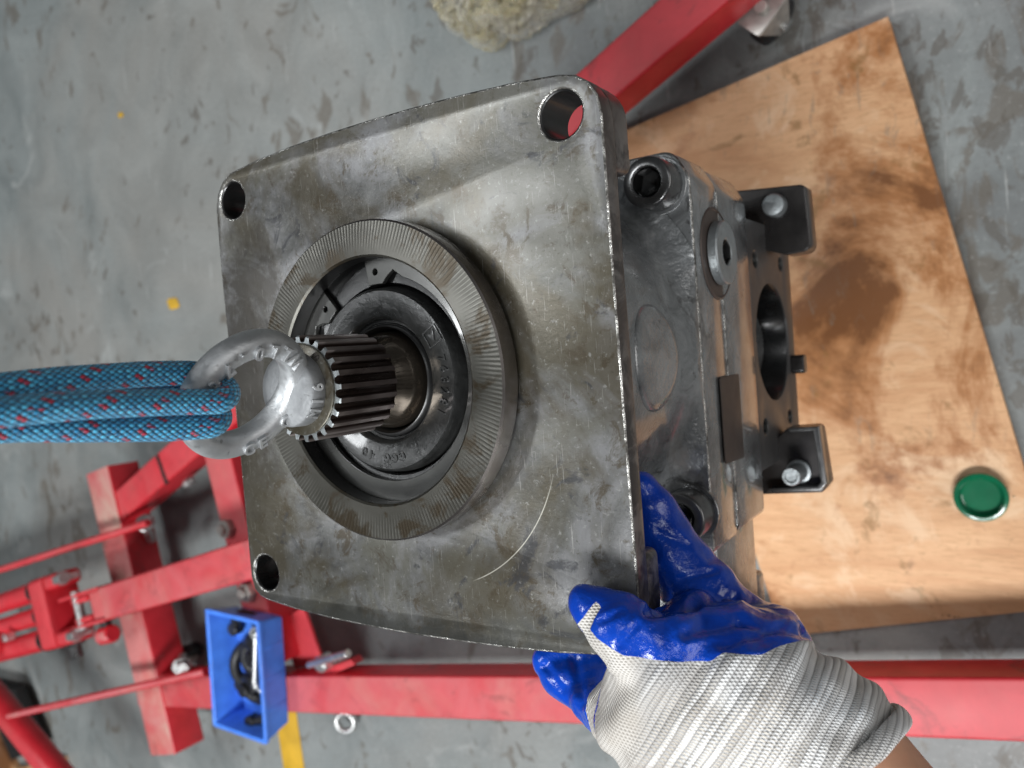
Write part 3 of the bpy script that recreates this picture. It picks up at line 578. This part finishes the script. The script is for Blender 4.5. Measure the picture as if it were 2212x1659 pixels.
clr = link('collar', lathe([(0, .0618), (.0166, .0618), (.0170, .0624), (.0168, .0686), (.0160, .0698), (.0120, .0708), (.0080, .0714), (.0040, .0716), (0, .0716)], 64), MAT['collar'], eye, 50)
def ring_text(s, t_start, dt, size, rr):
    mes = []
    for i, ch in enumerate(s):
        t = math.radians(t_start + dt * i)
        if ch == ' ': continue
        rd = U * math.cos(t) + ZV * math.sin(t); tan = (-U * math.sin(t) + ZV * math.cos(t)) * (1 if dt > 0 else -1); upv = NV.cross(tan)
        m = Matrix((tan, upv, NV)).transposed().to_4x4(); m.translation = EC + rd * rr + NV * (RT * 1.02); mes.append(text(ch, size, m, .0010, .0003))
    return join(*mes)
link('raised_marking', ring_text('WLL0.7t', -38, 17.0, .0086, RM - .0004), MAT['zinc'], eye, 40)
link('raised_marking', ring_text('CE C20', 194, 15.5, .0082, RM + .0004), MAT['zinc'], eye, 40)
mes = []
for i, ch in enumerate('M16'):
    t = math.radians(-40 + 21 * i); rd = Vector((math.cos(t), math.sin(t), 0)); tan = Vector((-math.sin(t), math.cos(t), 0))
    nn = (rd * .96 + ZV * .28).normalized(); m = Matrix((tan, nn.cross(tan), nn)).transposed().to_4x4(); m.translation = rd * .0167 + ZV * .0665; mes.append(text(ch, .0072, m, .0008, .0003))
link('raised_marking', join(*mes), MAT['zinc'], eye, 40)

# ------------------------------------------------------------------ rope
rp = root('lifting_rope', 'blue braided rope with red flecks doubled through the eye bolt', 'rope', tuple(EC + ZV * .0245))
RR = .0050
for uo, sp in ((.0062, 1), (-.0052, -1)):
    t = math.asin(min(1, abs(uo) / RM)); zt = EC.z + RM * math.cos(t); c_ = EC + U * uo; pts = []
    R2 = RT + RR + .0006
    for z in (.62, .45, .34, .26, .22, .19, .17, .155, .142, .132): pts.append(Vector((c_.x, c_.y + (.0095 if sp < 0 else .0015) * max(0, min(1, (z - .125) / .06)), z)) + NV * (R2 + .0008 * math.sin(z * 40) - (.004 if sp < 0 else 0) * max(0, min(1, (z - .125) / .06))) + U * (sp * .0016 * min(1, (z - .12) / .05)) + U * (.002 * sp * math.sin((z - .12) * 22)))
    for k_ in range(13):
        a_ = PI * k_ / 12; pts.append(Vector((c_.x, c_.y, zt)) + NV * (R2 * math.cos(a_)) - ZV * (R2 * math.sin(a_)))
    for z in (.132, .142, .155, .17, .19, .22, .26, .34, .45, .62): pts.append(Vector((c_.x, c_.y, z)) + Vector((0, -.0028 if sp > 0 else .0012, 0)) * max(0, min(1, (z - .125) / .06)) - NV * (R2 - .0012 * math.sin(z * 30)) + U * (sp * .0022 * min(1, (z - .12) / .05)))
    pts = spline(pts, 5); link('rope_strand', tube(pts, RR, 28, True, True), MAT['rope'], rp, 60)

# ------------------------------------------------------------------ gloved hand
person = root('person', 'gloved right hand in blue and white glove gripping the lower right flange corner', 'person', tuple(dep(1900, 1700, .335)))
def capsule(bm, p, q, r0, r1, n=16):
    p, q = Vector(p), Vector(q); L = (q - p).length
    fr = frame(p, q - p) if L > 1e-6 else Matrix.Translation(p); prof = []
    for i in range(7): a_ = -PI / 2 + PI / 2 * i / 6; prof.append((max(1e-6, r0 * math.cos(a_)), r0 * math.sin(a_)))
    for i in range(7): a_ = PI / 2 * i / 6; prof.append((max(1e-6, r1 * math.cos(a_)), L + r1 * math.sin(a_)))
    me = lathe(prof, n, fr); bm.from_mesh(me); bpy.data.meshes.remove(me)
J = dict(H=(dep(1862, 1690, .3372), .0318),
    F=(dep(2230, 1830, .325), .033), CE=(dep(1785, 1598, .341), .0325), W=(dep(1665, 1555, .345), .0360), B=(dep(1580, 1500, .352), .041), B2=(dep(1425, 1545, .356), .0290), B3=(dep(1520, 1605, .352), .033),
    P=(dep(1520, 1430, .366), .030), P2=(dep(1655, 1425, .362), .0235), T0=(dep(1445, 1435, .345), .0235), T1=(dep(1385, 1395, .343), .0175), T2=(dep(1335, 1350, .343), .0148), T3=(dep(1293, 1318, .3465), .0112), T4=(dep(1268, 1302, .349), .0088),
    I0=(dep(1580, 1350, .386), .0185), I1=(dep(1496, 1255, .398), .0168), I2=(dep(1436, 1168, .402), .0146), I3=(dep(1400, 1098, .404), .0118), I4=(dep(1380, 1056, .404), .0085),
    M0=(dep(1440, 1440, .405), .020), M1=(dep(1310, 1430, .425), .0150), M2=(dep(1190, 1425, .432), .0098),
    R0=(dep(1400, 1500, .398), .022), R1=(dep(1300, 1495, .412), .0155), R2=(dep(1212, 1462, .425), .0112), L1=(dep(1312, 1535, .392), .0125), L2=(dep(1275, 1515, .402), .0105))
chains = ['H CE W B P T0 T1 T2 T3 T4', 'B B2 T0', 'B B3 B2', 'W B3', 'B P2 I0', 'W P2', 'P I0 I1 I2 I3 I4', 'P M0 M1 M2', 'B2 R0 R1 R2', 'B2 L1 L2', 'P P2']
bm = bmesh.new()
for ch in chains:
    ks = ch.split()
    for a_, b_ in zip(ks[:-1], ks[1:]):
        if a_ == 'F': continue
        capsule(bm, J[a_][0], J[b_][0], J[a_][1], J[b_][1])
gm = bpy.data.meshes.new('g'); bm.to_mesh(gm); bm.free()
gm = modded(gm, ('REMESH', dict(mode='VOXEL', voxel_size=.00135)), ('SMOOTH', dict(factor=.6, iterations=14)))
hc = dep(1834, 1632, .3387); hd = (dep(1924, 1744, .329) - hc).normalized()
axis0 = J['CE'][0]; axd = (J['B'][0] - J['CE'][0]).normalized(); axx = Vector((0, 0, 1)) - axd * axd.z; axx.normalize(); axy = axd.cross(axx); axd2 = -hd
bm = bmesh.new(); bm.from_mesh(gm); bmesh.ops.delete(bm, geom=[v for v in bm.verts if (v.co - hc).dot(hd) > 0], context='VERTS')
rimv = [v.co.copy() for e in bm.edges if e.is_boundary for v in e.verts]; hcc = sum(rimv, Vector()) / len(rimv)
gm = bm2me(bm)
# knuckle creases, folds and glove bagginess
WHITE = [(1244, 1356), (1262, 1330), (1279, 1306), (1288, 1297), (1297, 1310), (1282, 1336), (1274, 1360), (1294, 1379), (1349, 1414), (1400, 1424), (1470, 1430), (1537, 1427), (1564, 1411), (1605, 1416), (1644, 1414), (1685, 1395), (1738, 1386), (2300, 1280), (2300, 2300), (900, 2300), (900, 1420)]
def poly_sd(x, y):
    ins = False; best = 1e9; q0 = WHITE[-1]
    for q1 in WHITE:
        if (q1[1] > y) != (q0[1] > y) and x < (q0[0] - q1[0]) * (y - q1[1]) / (q0[1] - q1[1]) + q1[0]: ins = not ins
        dx, dy = q1[0] - q0[0], q1[1] - q0[1]; t = max(0, min(1, ((x - q0[0]) * dx + (y - q0[1]) * dy) / (dx * dx + dy * dy)))
        best = min(best, (x - q0[0] - t * dx) ** 2 + (y - q0[1] - t * dy) ** 2); q0 = q1
    return math.sqrt(best) * (1 if ins else -1)
def seg(p, a_, b_):
    d = b_ - a_; t = max(0, min(1, (p - a_).dot(d) / d.length_squared)); return (p - a_ - d * t).length
fing = [('M0', 'M1'), ('M1', 'M2'), ('R0', 'R1'), ('R1', 'R2'), ('L1', 'L2')]; idx = [('I0', 'I1'), ('I1', 'I2'), ('I2', 'I3'), ('I3', 'I4')]
valleys = [((1404, 1322), (1500, 1312), 13, .0048), ((1500, 1312), (1590, 1286), 11, .0036), ((1480, 1372), (1600, 1335), 12, .0030), ((1600, 1335), (1735, 1372), 10, .0024), ((1300, 1342), (1345, 1318), 7, .0016), ((1338, 1392), (1372, 1352), 8, .0018), ((1560, 1395), (1690, 1350), 8, .0018), ((1420, 1150), (1490, 1180), 6, .0012), ((1470, 1250), (1545, 1235), 7, .0016), ((1180, 1440), (1215, 1490), 8, .002), ((1240, 1420), (1262, 1520), 9, .0022)]
creases = [(dep(1555, 1275, .375), .013, .0045), (dep(1640, 1300, .36), .010, -.002), (dep(1350, 1330, .335), .007, .0016)]
va, vs, vr, vc = [], [], [], []
gm.calc_loop_triangles() if hasattr(gm, 'calc_loop_triangles') else None
nors = [v.normal.copy() for v in gm.vertices]
for v, nn in zip(gm.vertices, nors):
    p = v.co.copy(); rel = p - axis0; s_ = rel.dot(axd); s_ = rel.dot((axd2 * .55 + axd).normalized()); fi = min(seg(p, J[a_][0], J[b_][0]) - .5 * (J[a_][1] + J[b_][1]) for a_, b_ in fing)
    ang = math.atan2(rel.dot(axy), rel.dot(axx)); ix = min(seg(p, J[a_][0], J[b_][0]) - .5 * (J[a_][1] + J[b_][1]) for a_, b_ in idx)
    px, py = proj(p); sd = -poly_sd(px, py)
    co = max(-1, min(1, sd / 9)); hid = nn.dot(p - CAM) > 0
    if fi < .0025: co = 1
    if ix < .003: co = 1
    if hid and s_ > .075: co = 1
    va.append(.5 + .5 * co); vs.append(s_); vr.append(ang); vc.append(max(0, min(1, (.076 - s_ + .012 * math.sin(ang * 2)) / .008)) * (1 if not fi < .004 else 0))
    dsp = mnoise.noise(p * 38) * .0022 + mnoise.noise(p * 90) * .0010
    if co > 0: dsp += -.0016 * abs(mnoise.noise(p * 62 + Vector((3, 1, 7)))) + .0006
    # stretched folds between thumb and forefinger
    f1 = p - dep(1600, 1345, .36); l_ = f1.dot(axd); m_ = f1.length
    if m_ < .05: dsp += .0028 * math.sin(f1.dot(ROT @ Vector((.35, -.94, 0))) * 300) * (1 - m_ / .05)
    if co < 0 and s_ < .09: dsp += .0010 * math.sin(s_ * 2 * PI / .0168 + ang * 2)
    v.co = p + nn * dsp
    if not hid:
        for (x0, y0), (x1, y1), wd_, dp_ in valleys:
            tx, ty = x1 - x0, y1 - y0; t = max(0, min(1, ((px - x0) * tx + (py - y0) * ty) / (tx * tx + ty * ty))); dd = math.hypot(px - x0 - t * tx, py - y0 - t * ty) / wd_
            if dd < 3: v.co -= nn * dp_ * .62 * (math.exp(-dd * dd) - .35 * math.exp(-(dd - 1.7) ** 2 * 2))
    for cpt, cr, ca in creases:
        dd = (p - cpt).length
        if dd < cr * 1.6: v.co -= nn * ca * (1 - dd / (cr * 1.6)) ** 2
for nm, vals in (('coat', va), ('along', vs), ('around', vr), ('cuff', vc)):
    at_ = gm.attributes.new(nm, 'FLOAT', 'POINT'); at_.data.foreach_set('value', vals)
gm = modded(gm, ('SMOOTH', dict(factor=.5, iterations=3)))
glove = link('glove', gm, MAT['glove'], person, 179)
# rolled hem of the cuff and the forearm
fr = frame(hc, hd, axx)
hem = []
fi_ = fr.inverted(); rim = sorted([(math.atan2((fi_ @ v).y - (fi_ @ hcc).y, (fi_ @ v).x - (fi_ @ hcc).x), math.hypot((fi_ @ v).x - (fi_ @ hcc).x, (fi_ @ v).y - (fi_ @ hcc).y)) for v in rimv])
def rim_r(a_):
    ws = [(math.exp(-(((a_ - t + PI) % (2 * PI) - PI) / .12) ** 2), r_) for t, r_ in rim]; return sum(w_ * r_ for w_, r_ in ws) / sum(w_ for w_, r_ in ws)
h0 = fi_ @ hcc; bm = bmesh.new(); rows = []
for i in range(80):
    a_ = 2 * PI * i / 80 - PI; r_ = rim_r(a_) * 1.0
    rows.append([bm.verts.new(fr @ Vector((h0.x + (r_ + .0002 + .0019 * math.cos(t)) * math.cos(a_), h0.y + (r_ + .0002 + .0019 * math.cos(t)) * math.sin(a_), -.0005 + .0042 * math.sin(t) + .0008 * mnoise.noise(Vector((a_ * 2, 3, 1)))))) for t in [2 * PI * j / 14 for j in range(14)]])
for i in range(80):
    for j in range(14): bm.faces.new((rows[i][j], rows[(i + 1) % 80][j], rows[(i + 1) % 80][(j + 1) % 14], rows[i][(j + 1) % 14]))
me = bm2me(bm); zs = [(v.co - axis0).dot((axd2 * .55 + axd).normalized()) for v in me.vertices]
for n2, vals in (('coat', [0.0] * len(zs)), ('along', zs), ('around', [math.atan2((v.co - axis0).dot(axy), (v.co - axis0).dot(axx)) for v in me.vertices]), ('cuff', [1.0] * len(zs))):
    a_ = me.attributes.new(n2, 'FLOAT', 'POINT'); a_.data.foreach_set('value', vals)
link('cuff_hem', me, MAT['glove'], glove, 179)
arm = tube(spline([J['W'][0], J['CE'][0], hcc + hd * .006, hcc + hd * .08, hcc + hd * .2], 6), [.0245] * 10 + [.0275] * 6 + [.031] * 5 + [.036] * 4, 48)
link('forearm', modded(arm, ('SMOOTH', dict(factor=.5, iterations=4))), MAT['skin'], person, 179)

# ------------------------------------------------------------------ engine hoist (one thing that rolls as a whole)
ZT = -.50
hoist = root('engine_hoist', 'red painted folding engine hoist standing on the floor around the pump', 'hoist', (-.9, -.3, ZF))
LA0, LA1 = Vector((-1.13, -.5595, ZT)), Vector((.62, -.2845, ZT))
link('leg', beam(LA0, LA1, .058, .050), MAT['redmid'], hoist, 30)
fB = lambda x: Vector((x, .366 + (x + .033) * .5025, ZT)); dB = Vector((1, .5025, 0)).normalized(); nB = Vector((-dB.y, dB.x, 0))
link('leg', beam(fB(-1.17) - nB * .027, fB(.42) - nB * .027, .054, .052), MAT['redtop'], hoist, 30)
c0 = (at(177, 1027, ZT + .004) + at(240, 1005, ZT + .004)) / 2; c1 = (at(330, 1637, ZT + .004) + at(373, 1625, ZT + .004)) / 2
cd = (c1 - c0).normalized(); link('cross_beam', beam(c0, c1, .078, .062), MAT['redbase'], hoist, 30)
x0 = at(474, 1010, ZT + .002); x1 = at(612, 1560, ZT + .002); link('cross_beam', beam(x0 - (x1 - x0) * .1, x1 - (x1 - x0) * .22, .066, .066), MAT['dkred'], hoist, 30)
m0 = (at(219, 1266, -.40) + at(239, 1338, -.40)) / 2; m1 = (at(533, 1167, -.40) + at(540, 1252, -.40)) / 2; md = (m1 - m0).normalized(); ms = Vector((0, 0, 1)).cross(md)
link('centre_beam', beam(m0 - md * .015, m1 + md * .45, .056, .060), MAT['redmid'], hoist, 30)
# open end bracket with pin and lugs
for s_ in (-1, 1): link('bracket_cheek', beam(m0 - md * .150 + ms * .0265 * s_ + ZV * .001, m0 - md * .0155 + ms * .0265 * s_ + ZV * .001, .006, .058, .001), MAT['redb'], hoist, 30)
link('bracket_web', beam(m0 - md * .055 - ZV * .004, m0 - md * .016 - ZV * .004, .046, .050, .001), MAT['dkred'], hoist, 30)
link('bracket_floor', beam(m0 - md * .150 - ZV * .052, m0 - md * .016 - ZV * .052, .046, .005, .001), MAT['slab'], hoist, 30)
pc = m0 - md * .100 - ZV * .006; link('clevis_pin', cyl(pc - ms * .034, pc + ms * .034, .0075), MAT['bright'], hoist, 40)
for s_ in (-1, 1): link('clevis_lug', beam(pc - md * .012 + ms * .0170 * s_ + ZV * .006, pc + md * .044 + ms * .0170 * s_ + ZV * .006, .011, .030, .005), MAT['redb'], hoist, 40)
# hydraulic ram: head block and three tubes
bk = m0 - md * .165 + ms * .012
link('ram_head', beam(bk - md * .052 + ZV * .014, bk + ZV * .014, .128, .060, .010), MAT['redb'], hoist, 35)
for s_ in (-1, 1):
    q = bk + ms * .050 * s_ + ZV * .010; link('head_ear', beam(q - md * .004, q + md * .040, .026, .045, .008), MAT['redb'], hoist, 35)
    q2 = q + md * .044 + ZV * (-.008); link('zinc_bolt', join(cyl(q2 - md * .01, q2 + md * .014, .0115, 6), cyl(q2 - ZV * .03, q2 + ZV * .002, .006, 16)), MAT['bright'], hoist, 35)
for s_, r_ in ((1, .0185), (0, .0165), (-1, .0195)):
    q = bk - md * .056 + ms * .044 * s_ - ZV * .006; link('ram_tube', cyl(q, q - md * .62, r_, 32, .002), MAT['redb'], hoist, 40)
    link('tube_collar', cyl(q + md * .002, q - md * .008, r_ + .003, 32), MAT['slab'], hoist, 40)
link('ram_valve', cyl(at(12, 1388, -.40) + ZV * 0, at(12, 1388, -.40) + ZV * .05, .020, 24, .006), MAT['redb'], hoist, 40)
q = at(30, 1372, -.39); link('release_screw', cyl(q, q + ZV * .018, .008, 16), MAT['bright'], hoist, 40)
q = bk - md * .03 - ms * .070 - ZV * .03; link('handle_socket', join(cyl(q + ms * .02, q, .020, 20), cyl(q, q - ms * .022, .012, 20)), MAT['bolt'], hoist, 40)
q = at(233, 1371, -.43); link('roll_stop', join(cyl(q - md * .018, q + md * .018, .015, 28, .003)), MAT['red'], hoist, 40); link('stop_pin', cyl(q - ZV * .002 + ms * .01, q + ms * .045, .009, 12), MAT['rubber'], hoist, 40)
# brace rods
r0 = at(-60, 1250, -.42); r1 = at(320, 1129, -.475); link('brace_rod', cyl(r0, r1, .0065, 16), MAT['dkred'], hoist, 40)
r0 = at(20, 1546, -.42); r1 = at(444, 1450, -.470); link('brace_rod', cyl(r0, r1, .0068, 16), MAT['red'], hoist, 40)
# push handle tube crossing the lower left corner
r0 = at(-90, 1408, -.45); r1 = at(230, 1800, -.45); link('push_handle', cyl(r0, r1, .0255, 40), MAT['redb'], hoist, 60)
# fixing bolts
for (p0, z0), (p1, z1), r_ in (((312, 1124), -.498), ((326, 1166), -.545), .013), (((392, 1447), -.505), ((396, 1418), -.535), .013), (((400, 1046), -.515), ((418, 1036), -.520), .007):
    q, e = at(*p0, z0), at(*p1, z1); d_ = (e - q).normalized()
    link('zinc_bolt', join(cyl(q, q + d_ * .011, r_, 6), cyl(q + d_ * .011, q + d_ * .014, r_ * 1.25, 20), cyl(q + d_ * .012, e, r_ * .6, 16)), MAT['bright'], hoist, 40)
for px, py in ((495, 1140), (540, 1277)):
    q = at(px, py, ZT + .002); link('zinc_bolt', join(cyl(q, q + ZV * .012, .016, 6), cyl(q, q + ZV * .019, .008, 16)), MAT['fork'], hoist, 40)
# slot in leg, gusset and T-pin
q0, q1 = at(338, 983, ZT + .0008), at(360, 1046, ZT + .0008); link('leg_joint', beam(q0, q1, .009, .0012, .0002), MAT['slab'], hoist, 30)
g = [at(*p, -.535) for p in ((622, 1330), (655, 1312), (700, 1440), (632, 1440))]
link('gusset', prism([[tuple(v[:2]) for v in g][::-1]], -.541, -.535, .001), MAT['redb'], hoist, 30)
q = at(702, 1430, -.505); t0_, t1_ = at(668, 1436, -.50), at(752, 1411, -.47)
link('lock_pin', join(cyl(t0_, t1_, .0055, 14), cyl(q - ZV * .012, q + ZV * .014, .0125, 20, .004)), MAT['bright'], hoist, 40)
link('pin_lug', prism([[tuple(at(*p, -.51)[:2]) for p in ((690, 1470), (766, 1436), (757, 1424), (684, 1452))]], -.53, -.51, .001), MAT['redb'], hoist, 30)
# caster below the far leg
def caster(q):
    wa = Vector((.72, -.69, 0)).normalized(); cw = Vector((q.x, q.y, ZF + .026)); pr = wa.cross(ZV)
    wh = link('caster_wheel', lathe([(0, -.010), (.020, -.010), (.0255, -.008), (.0262, 0), (.0255, .008), (.020, .010), (0, .010)], 40, frame(cw, wa)), MAT['rubber'], hoist, 40)
    fk = []
    for s_ in (-1, 1):
        b = prism([rpoly([(-.008, -.010), (.008, -.010), (.022, .034), (-.022, .034)], .004, 4)], -.0015, .0015, .0004, Matrix.Translation(cw + wa * .0135 * s_) @ Matrix((pr, ZV, wa)).transposed().to_4x4()); fk.append(b)
    fk.append(prism([rpoly([(-.024, -.016), (.024, -.016), (.024, .016), (-.024, .016)], .004, 4)], .0342, .0378, .0005, Matrix.Translation(cw) @ Matrix((pr, -wa, ZV)).transposed().to_4x4()))
    link('caster_fork', join(*fk), MAT['fork'], hoist, 35); link('axle_bolt', cyl(cw - wa * .018, cw + wa * .0195, .0055, 6), MAT['bright'], hoist, 35)
    link('caster_stem', cyl(cw + ZV * .034, Vector((cw.x, cw.y, ZT - .048)), .007, 16), MAT['fork'], hoist, 40)
caster(at(1668, 42, ZF + .026)); caster(Vector((-1.1, -.52, ZF))); caster(Vector((-1.09, -.17, ZF)))

# ------------------------------------------------------------------ blue bin with tools
zt_, zb_ = -.448, -.4985
RT_ = [at(*p, zt_) for p in ((455, 1319), (571, 1347), (562, 1603), (448, 1563))]
ctr = sum(RT_, Vector()) / 4; ex = ((RT_[1] - RT_[0]) + (RT_[2] - RT_[3])).normalized(); L_ = ((RT_[1] - RT_[0]).length + (RT_[2] - RT_[3]).length) / 4; ey = ((RT_[0] - RT_[3]) + (RT_[1] - RT_[2])).normalized(); ey = (ey - ex * ey.dot(ex)).normalized(); H_ = ((RT_[0] - RT_[3]).length + (RT_[1] - RT_[2]).length) / 4
bin_ = root('parts_bin', 'open blue plastic parts bin standing on the red hoist leg', 'bin', (ctr.x, ctr.y, zb_))
mB = Matrix((ex, ey, ZV)).transposed().to_4x4(); mB.translation = Vector((ctr.x, ctr.y, 0))
def ringwall(sec):
    bm = bmesh.new(); rows = []
    for sx, sy, z in sec:
        rows.append([bm.verts.new((x, y, z)) for x, y in rpoly([(-sx, -sy), (sx, -sy), (sx, sy), (-sx, sy)], .004, 4)])
    n = len(rows[0])
    for A_, B_ in zip(rows[:-1], rows[1:]):
        for i in range(n): bm.faces.new((A_[i], A_[(i + 1) % n], B_[(i + 1) % n], B_[i]))
    return bm, rows
t_ = .0025; bm, rows = ringwall([(L_ - .008, H_ - .010, zb_), (L_ - .0015, H_ - .002, zt_ - .006), (L_, H_, zt_ - .006), (L_, H_, zt_ - .0006), (L_ - .0006, H_ - .0006, zt_), (L_ - .0052, H_ - .0052, zt_), (L_ - .0062, H_ - .0062, zt_ - .0008), (L_ - .0062 - .006, H_ - .0062 - .007, zb_ + .003)])
bm.faces.new(rows[0]); bm.faces.new(rows[-1]); link('tray', bm2me(bm, mB), MAT['blue'], bin_, 35)
ribs = [beam(mB @ Vector((L_ - .0012, y, zt_ - .007)), mB @ Vector((L_ - .0072, y, zb_ + .002)), .004, .002, .0004, tuple(ex)) for y in (-.5 * H_, 0, .5 * H_)]
[link('wall_rib', r_, MAT['blue'], bin_, 30) for r_ in ribs]
zi = zb_ + .004
def binpt(u, v, h=0.0): return mB @ Vector((u * L_, v * H_, zi + h))
def shackle(c_, ang, r_, name, label):
    pts = [binpt(*c_, .016) + (ex * math.cos(ang + a_) + ey * math.sin(ang + a_)) * r_ + ZV * .004 * math.sin(a_ * 2) for a_ in [math.radians(d_) for d_ in range(-120, 125, 15)]]
    o = root(name, label, 'hose clamp', tuple(pts[8] - ZV * .012), 'black clamps in the blue bin')
    link('clamp_band', tube(pts, .0088, 14), MAT['rubber'], o, 60)
    for q in (pts[0], pts[-1]): link('clamp_end', cyl(q - ZV * .009, q + ZV * .010, .0105, 18, .002), MAT['rubber'], o, 40)
shackle((-.02, .55), .9, .034, 'hose_clamp', 'black rubber clamp at the upper end of the blue bin')
shackle((-.04, .02), 2.7, .033, 'hose_clamp', 'black rubber clamp in the middle of the blue bin')
shackle((.02, -.52), 0.5, .034, 'hose_clamp', 'black rubber clamp at the lower end of the blue bin')
shackle((.20, .26), 3.4, .024, 'hose_clamp', 'small black clamp tucked under the spanner shank in the blue bin')
shackle((.18, -.26), -.6, .024, 'hose_clamp', 'small black clamp just below the spanner tip in the blue bin')
wp = [binpt(.80, .78, .042), binpt(.74, .45, .042), binpt(.64, .05, .041), binpt(.62, -.08, .040), binpt(.70, -.22, .034)]
wr = root('spanner', 'shiny steel spanner leaning inside the blue bin', 'spanner', tuple(wp[2] - ZV * .03))
link('spanner_shank', tube(spline(wp, 6), [.0042] * 18 + [.0062] * 3 + [.0042] * 4, 14), MAT['bright'], wr, 60)
link('spanner_head', lathe([(.0042, -.004), (.0085, -.004), (.0085, .004), (.0042, .004)], 24, frame(wp[0], (.2, .1, 1)), True), MAT['bright'], wr, 40)

# ------------------------------------------------------------------ steel ring hanging on the hoist leg
q = at(723, 1573, -.575)
rg_ = root('steel_ring', 'bright steel ring lying on the floor below the blue bin', 'ring', (q.x, q.y, ZF))
link('ring_body', lathe([(.0125 + .0062 * math.cos(t) * .75 + .003, .0062 * math.sin(t)) for t in [2 * PI * i / 16 for i in range(16)]], 48, frame((q.x, q.y, -.60), (.35, 0, .93)), True), MAT['bright'], rg_, 60)
link('ring_shank', cyl(Vector((q.x, q.y + .017, -.60)), Vector((q.x - .01, q.y + .075, -.606)), .0055, 16), MAT['dkred'], rg_, 40)

# ------------------------------------------------------------------ bubble wrap
cw = (at(1095, 5, ZF)); bw = root('bubble_wrap', 'crumpled yellowish bubble wrap bundle on the floor at the top edge', 'bubble wrap', (cw.x, cw.y, ZF))
opl = [at(*p, ZF + .01) for p in ((944, 12), (975, 62), (1010, 80), (1050, 106), (1082, 96), (1095, 78), (1150, 66), (1180, 40), (1262, 0), (1330, -60), (1180, -120), (1000, -90))]
bm = bmesh.new(); bmesh.ops.create_icosphere(bm, subdivisions=5, radius=1)
cc = sum(opl, Vector()) / len(opl); an = [(math.atan2(p.y - cc.y, p.x - cc.x), math.hypot(p.x - cc.x, p.y - cc.y)) for p in opl]; an.sort()
def rad_at(a_):
    for (a0, r0_), (a1, r1_) in zip(an, an[1:] + [(an[0][0] + 2 * PI, an[0][1])]):
        for aa in (a_, a_ + 2 * PI):
            if a0 <= aa <= a1: return r0_ + (r1_ - r0_) * (aa - a0) / (a1 - a0)
    return an[0][1]
for v in bm.verts:
    d_ = v.co.normalized(); R_ = rad_at(math.atan2(d_.y, d_.x)); cr = 1 - .16 * abs(mnoise.noise(d_ * 5.0)) - .10 * abs(mnoise.noise(d_ * 12.0))
    h_ = max(d_.z, -.15); v.co = Vector((cc.x + d_.x * R_ * (1.08 * cr), cc.y + d_.y * R_ * 1.08 * cr, ZF + .008 + h_ * .050 * (1 + .45 * mnoise.noise(d_ * 6.0))))
k = N('yellowed_bubble_film'); bf = k.noise(26, 4, .6, .5)
bubm = k.P(col=k.mix(k.ramp(bf, .35, .65), (.84, .76, .48), (.98, .95, .84)), rough=.06, trans=.72, nor=k.bump(k.voro(105), 1.0, .007), coat=.5)
bubm.node_tree.nodes['Principled BSDF'].inputs['IOR'].default_value = 1.22
link('film', bm2me(bm), bubm, bw, 35)
bm = bmesh.new()
for i in range(520):
    a_ = random.uniform(-PI, PI); s_ = math.sqrt(random.random()) * .9; R_ = rad_at(a_) * s_
    z = ZF + .010 + .052 * math.sqrt(max(0, 1 - s_ * s_))
    bmesh.ops.create_icosphere(bm, subdivisions=2, radius=.0062, matrix=Matrix.Translation((cc.x + R_ * math.cos(a_), cc.y + R_ * math.sin(a_), z)) @ Matrix.Diagonal((1, 1, .6, 1)))
o = link('bubbles', bm2me(bm), bubm, bw, 179); o['kind'] = 'stuff'

# ------------------------------------------------------------------ lower left corner: rubber slab on a wooden board
z = ZF + .018
wb = [tuple(at(*p, z)[:2]) for p in ((-60, 1500), (30, 1662), (130, 1640), (150, 1760), (-80, 1800))]
tag(link('wooden_board', prism([wb], ZF + .0005, z, .001), MAT['ply']), 'pale wooden board edge in the lower left corner behind the red handle', 'board')
sl = [tuple(at(*p, ZF + .045)[:2]) for p in ((-40, 1440), (18, 1520), (28, 1640), (80, 1622), (60, 1560), (10, 1450))]
sl = [tuple(at(*p, ZF + .045)[:2]) for p in ((-50, 1470), (24, 1642), (80, 1620), (30, 1490))]
tag(link('rubber_slab', prism([sl], z + .0006, ZF + .045, .002), MAT['slab']), 'black rubber slab on the wooden board in the lower left corner', 'slab')
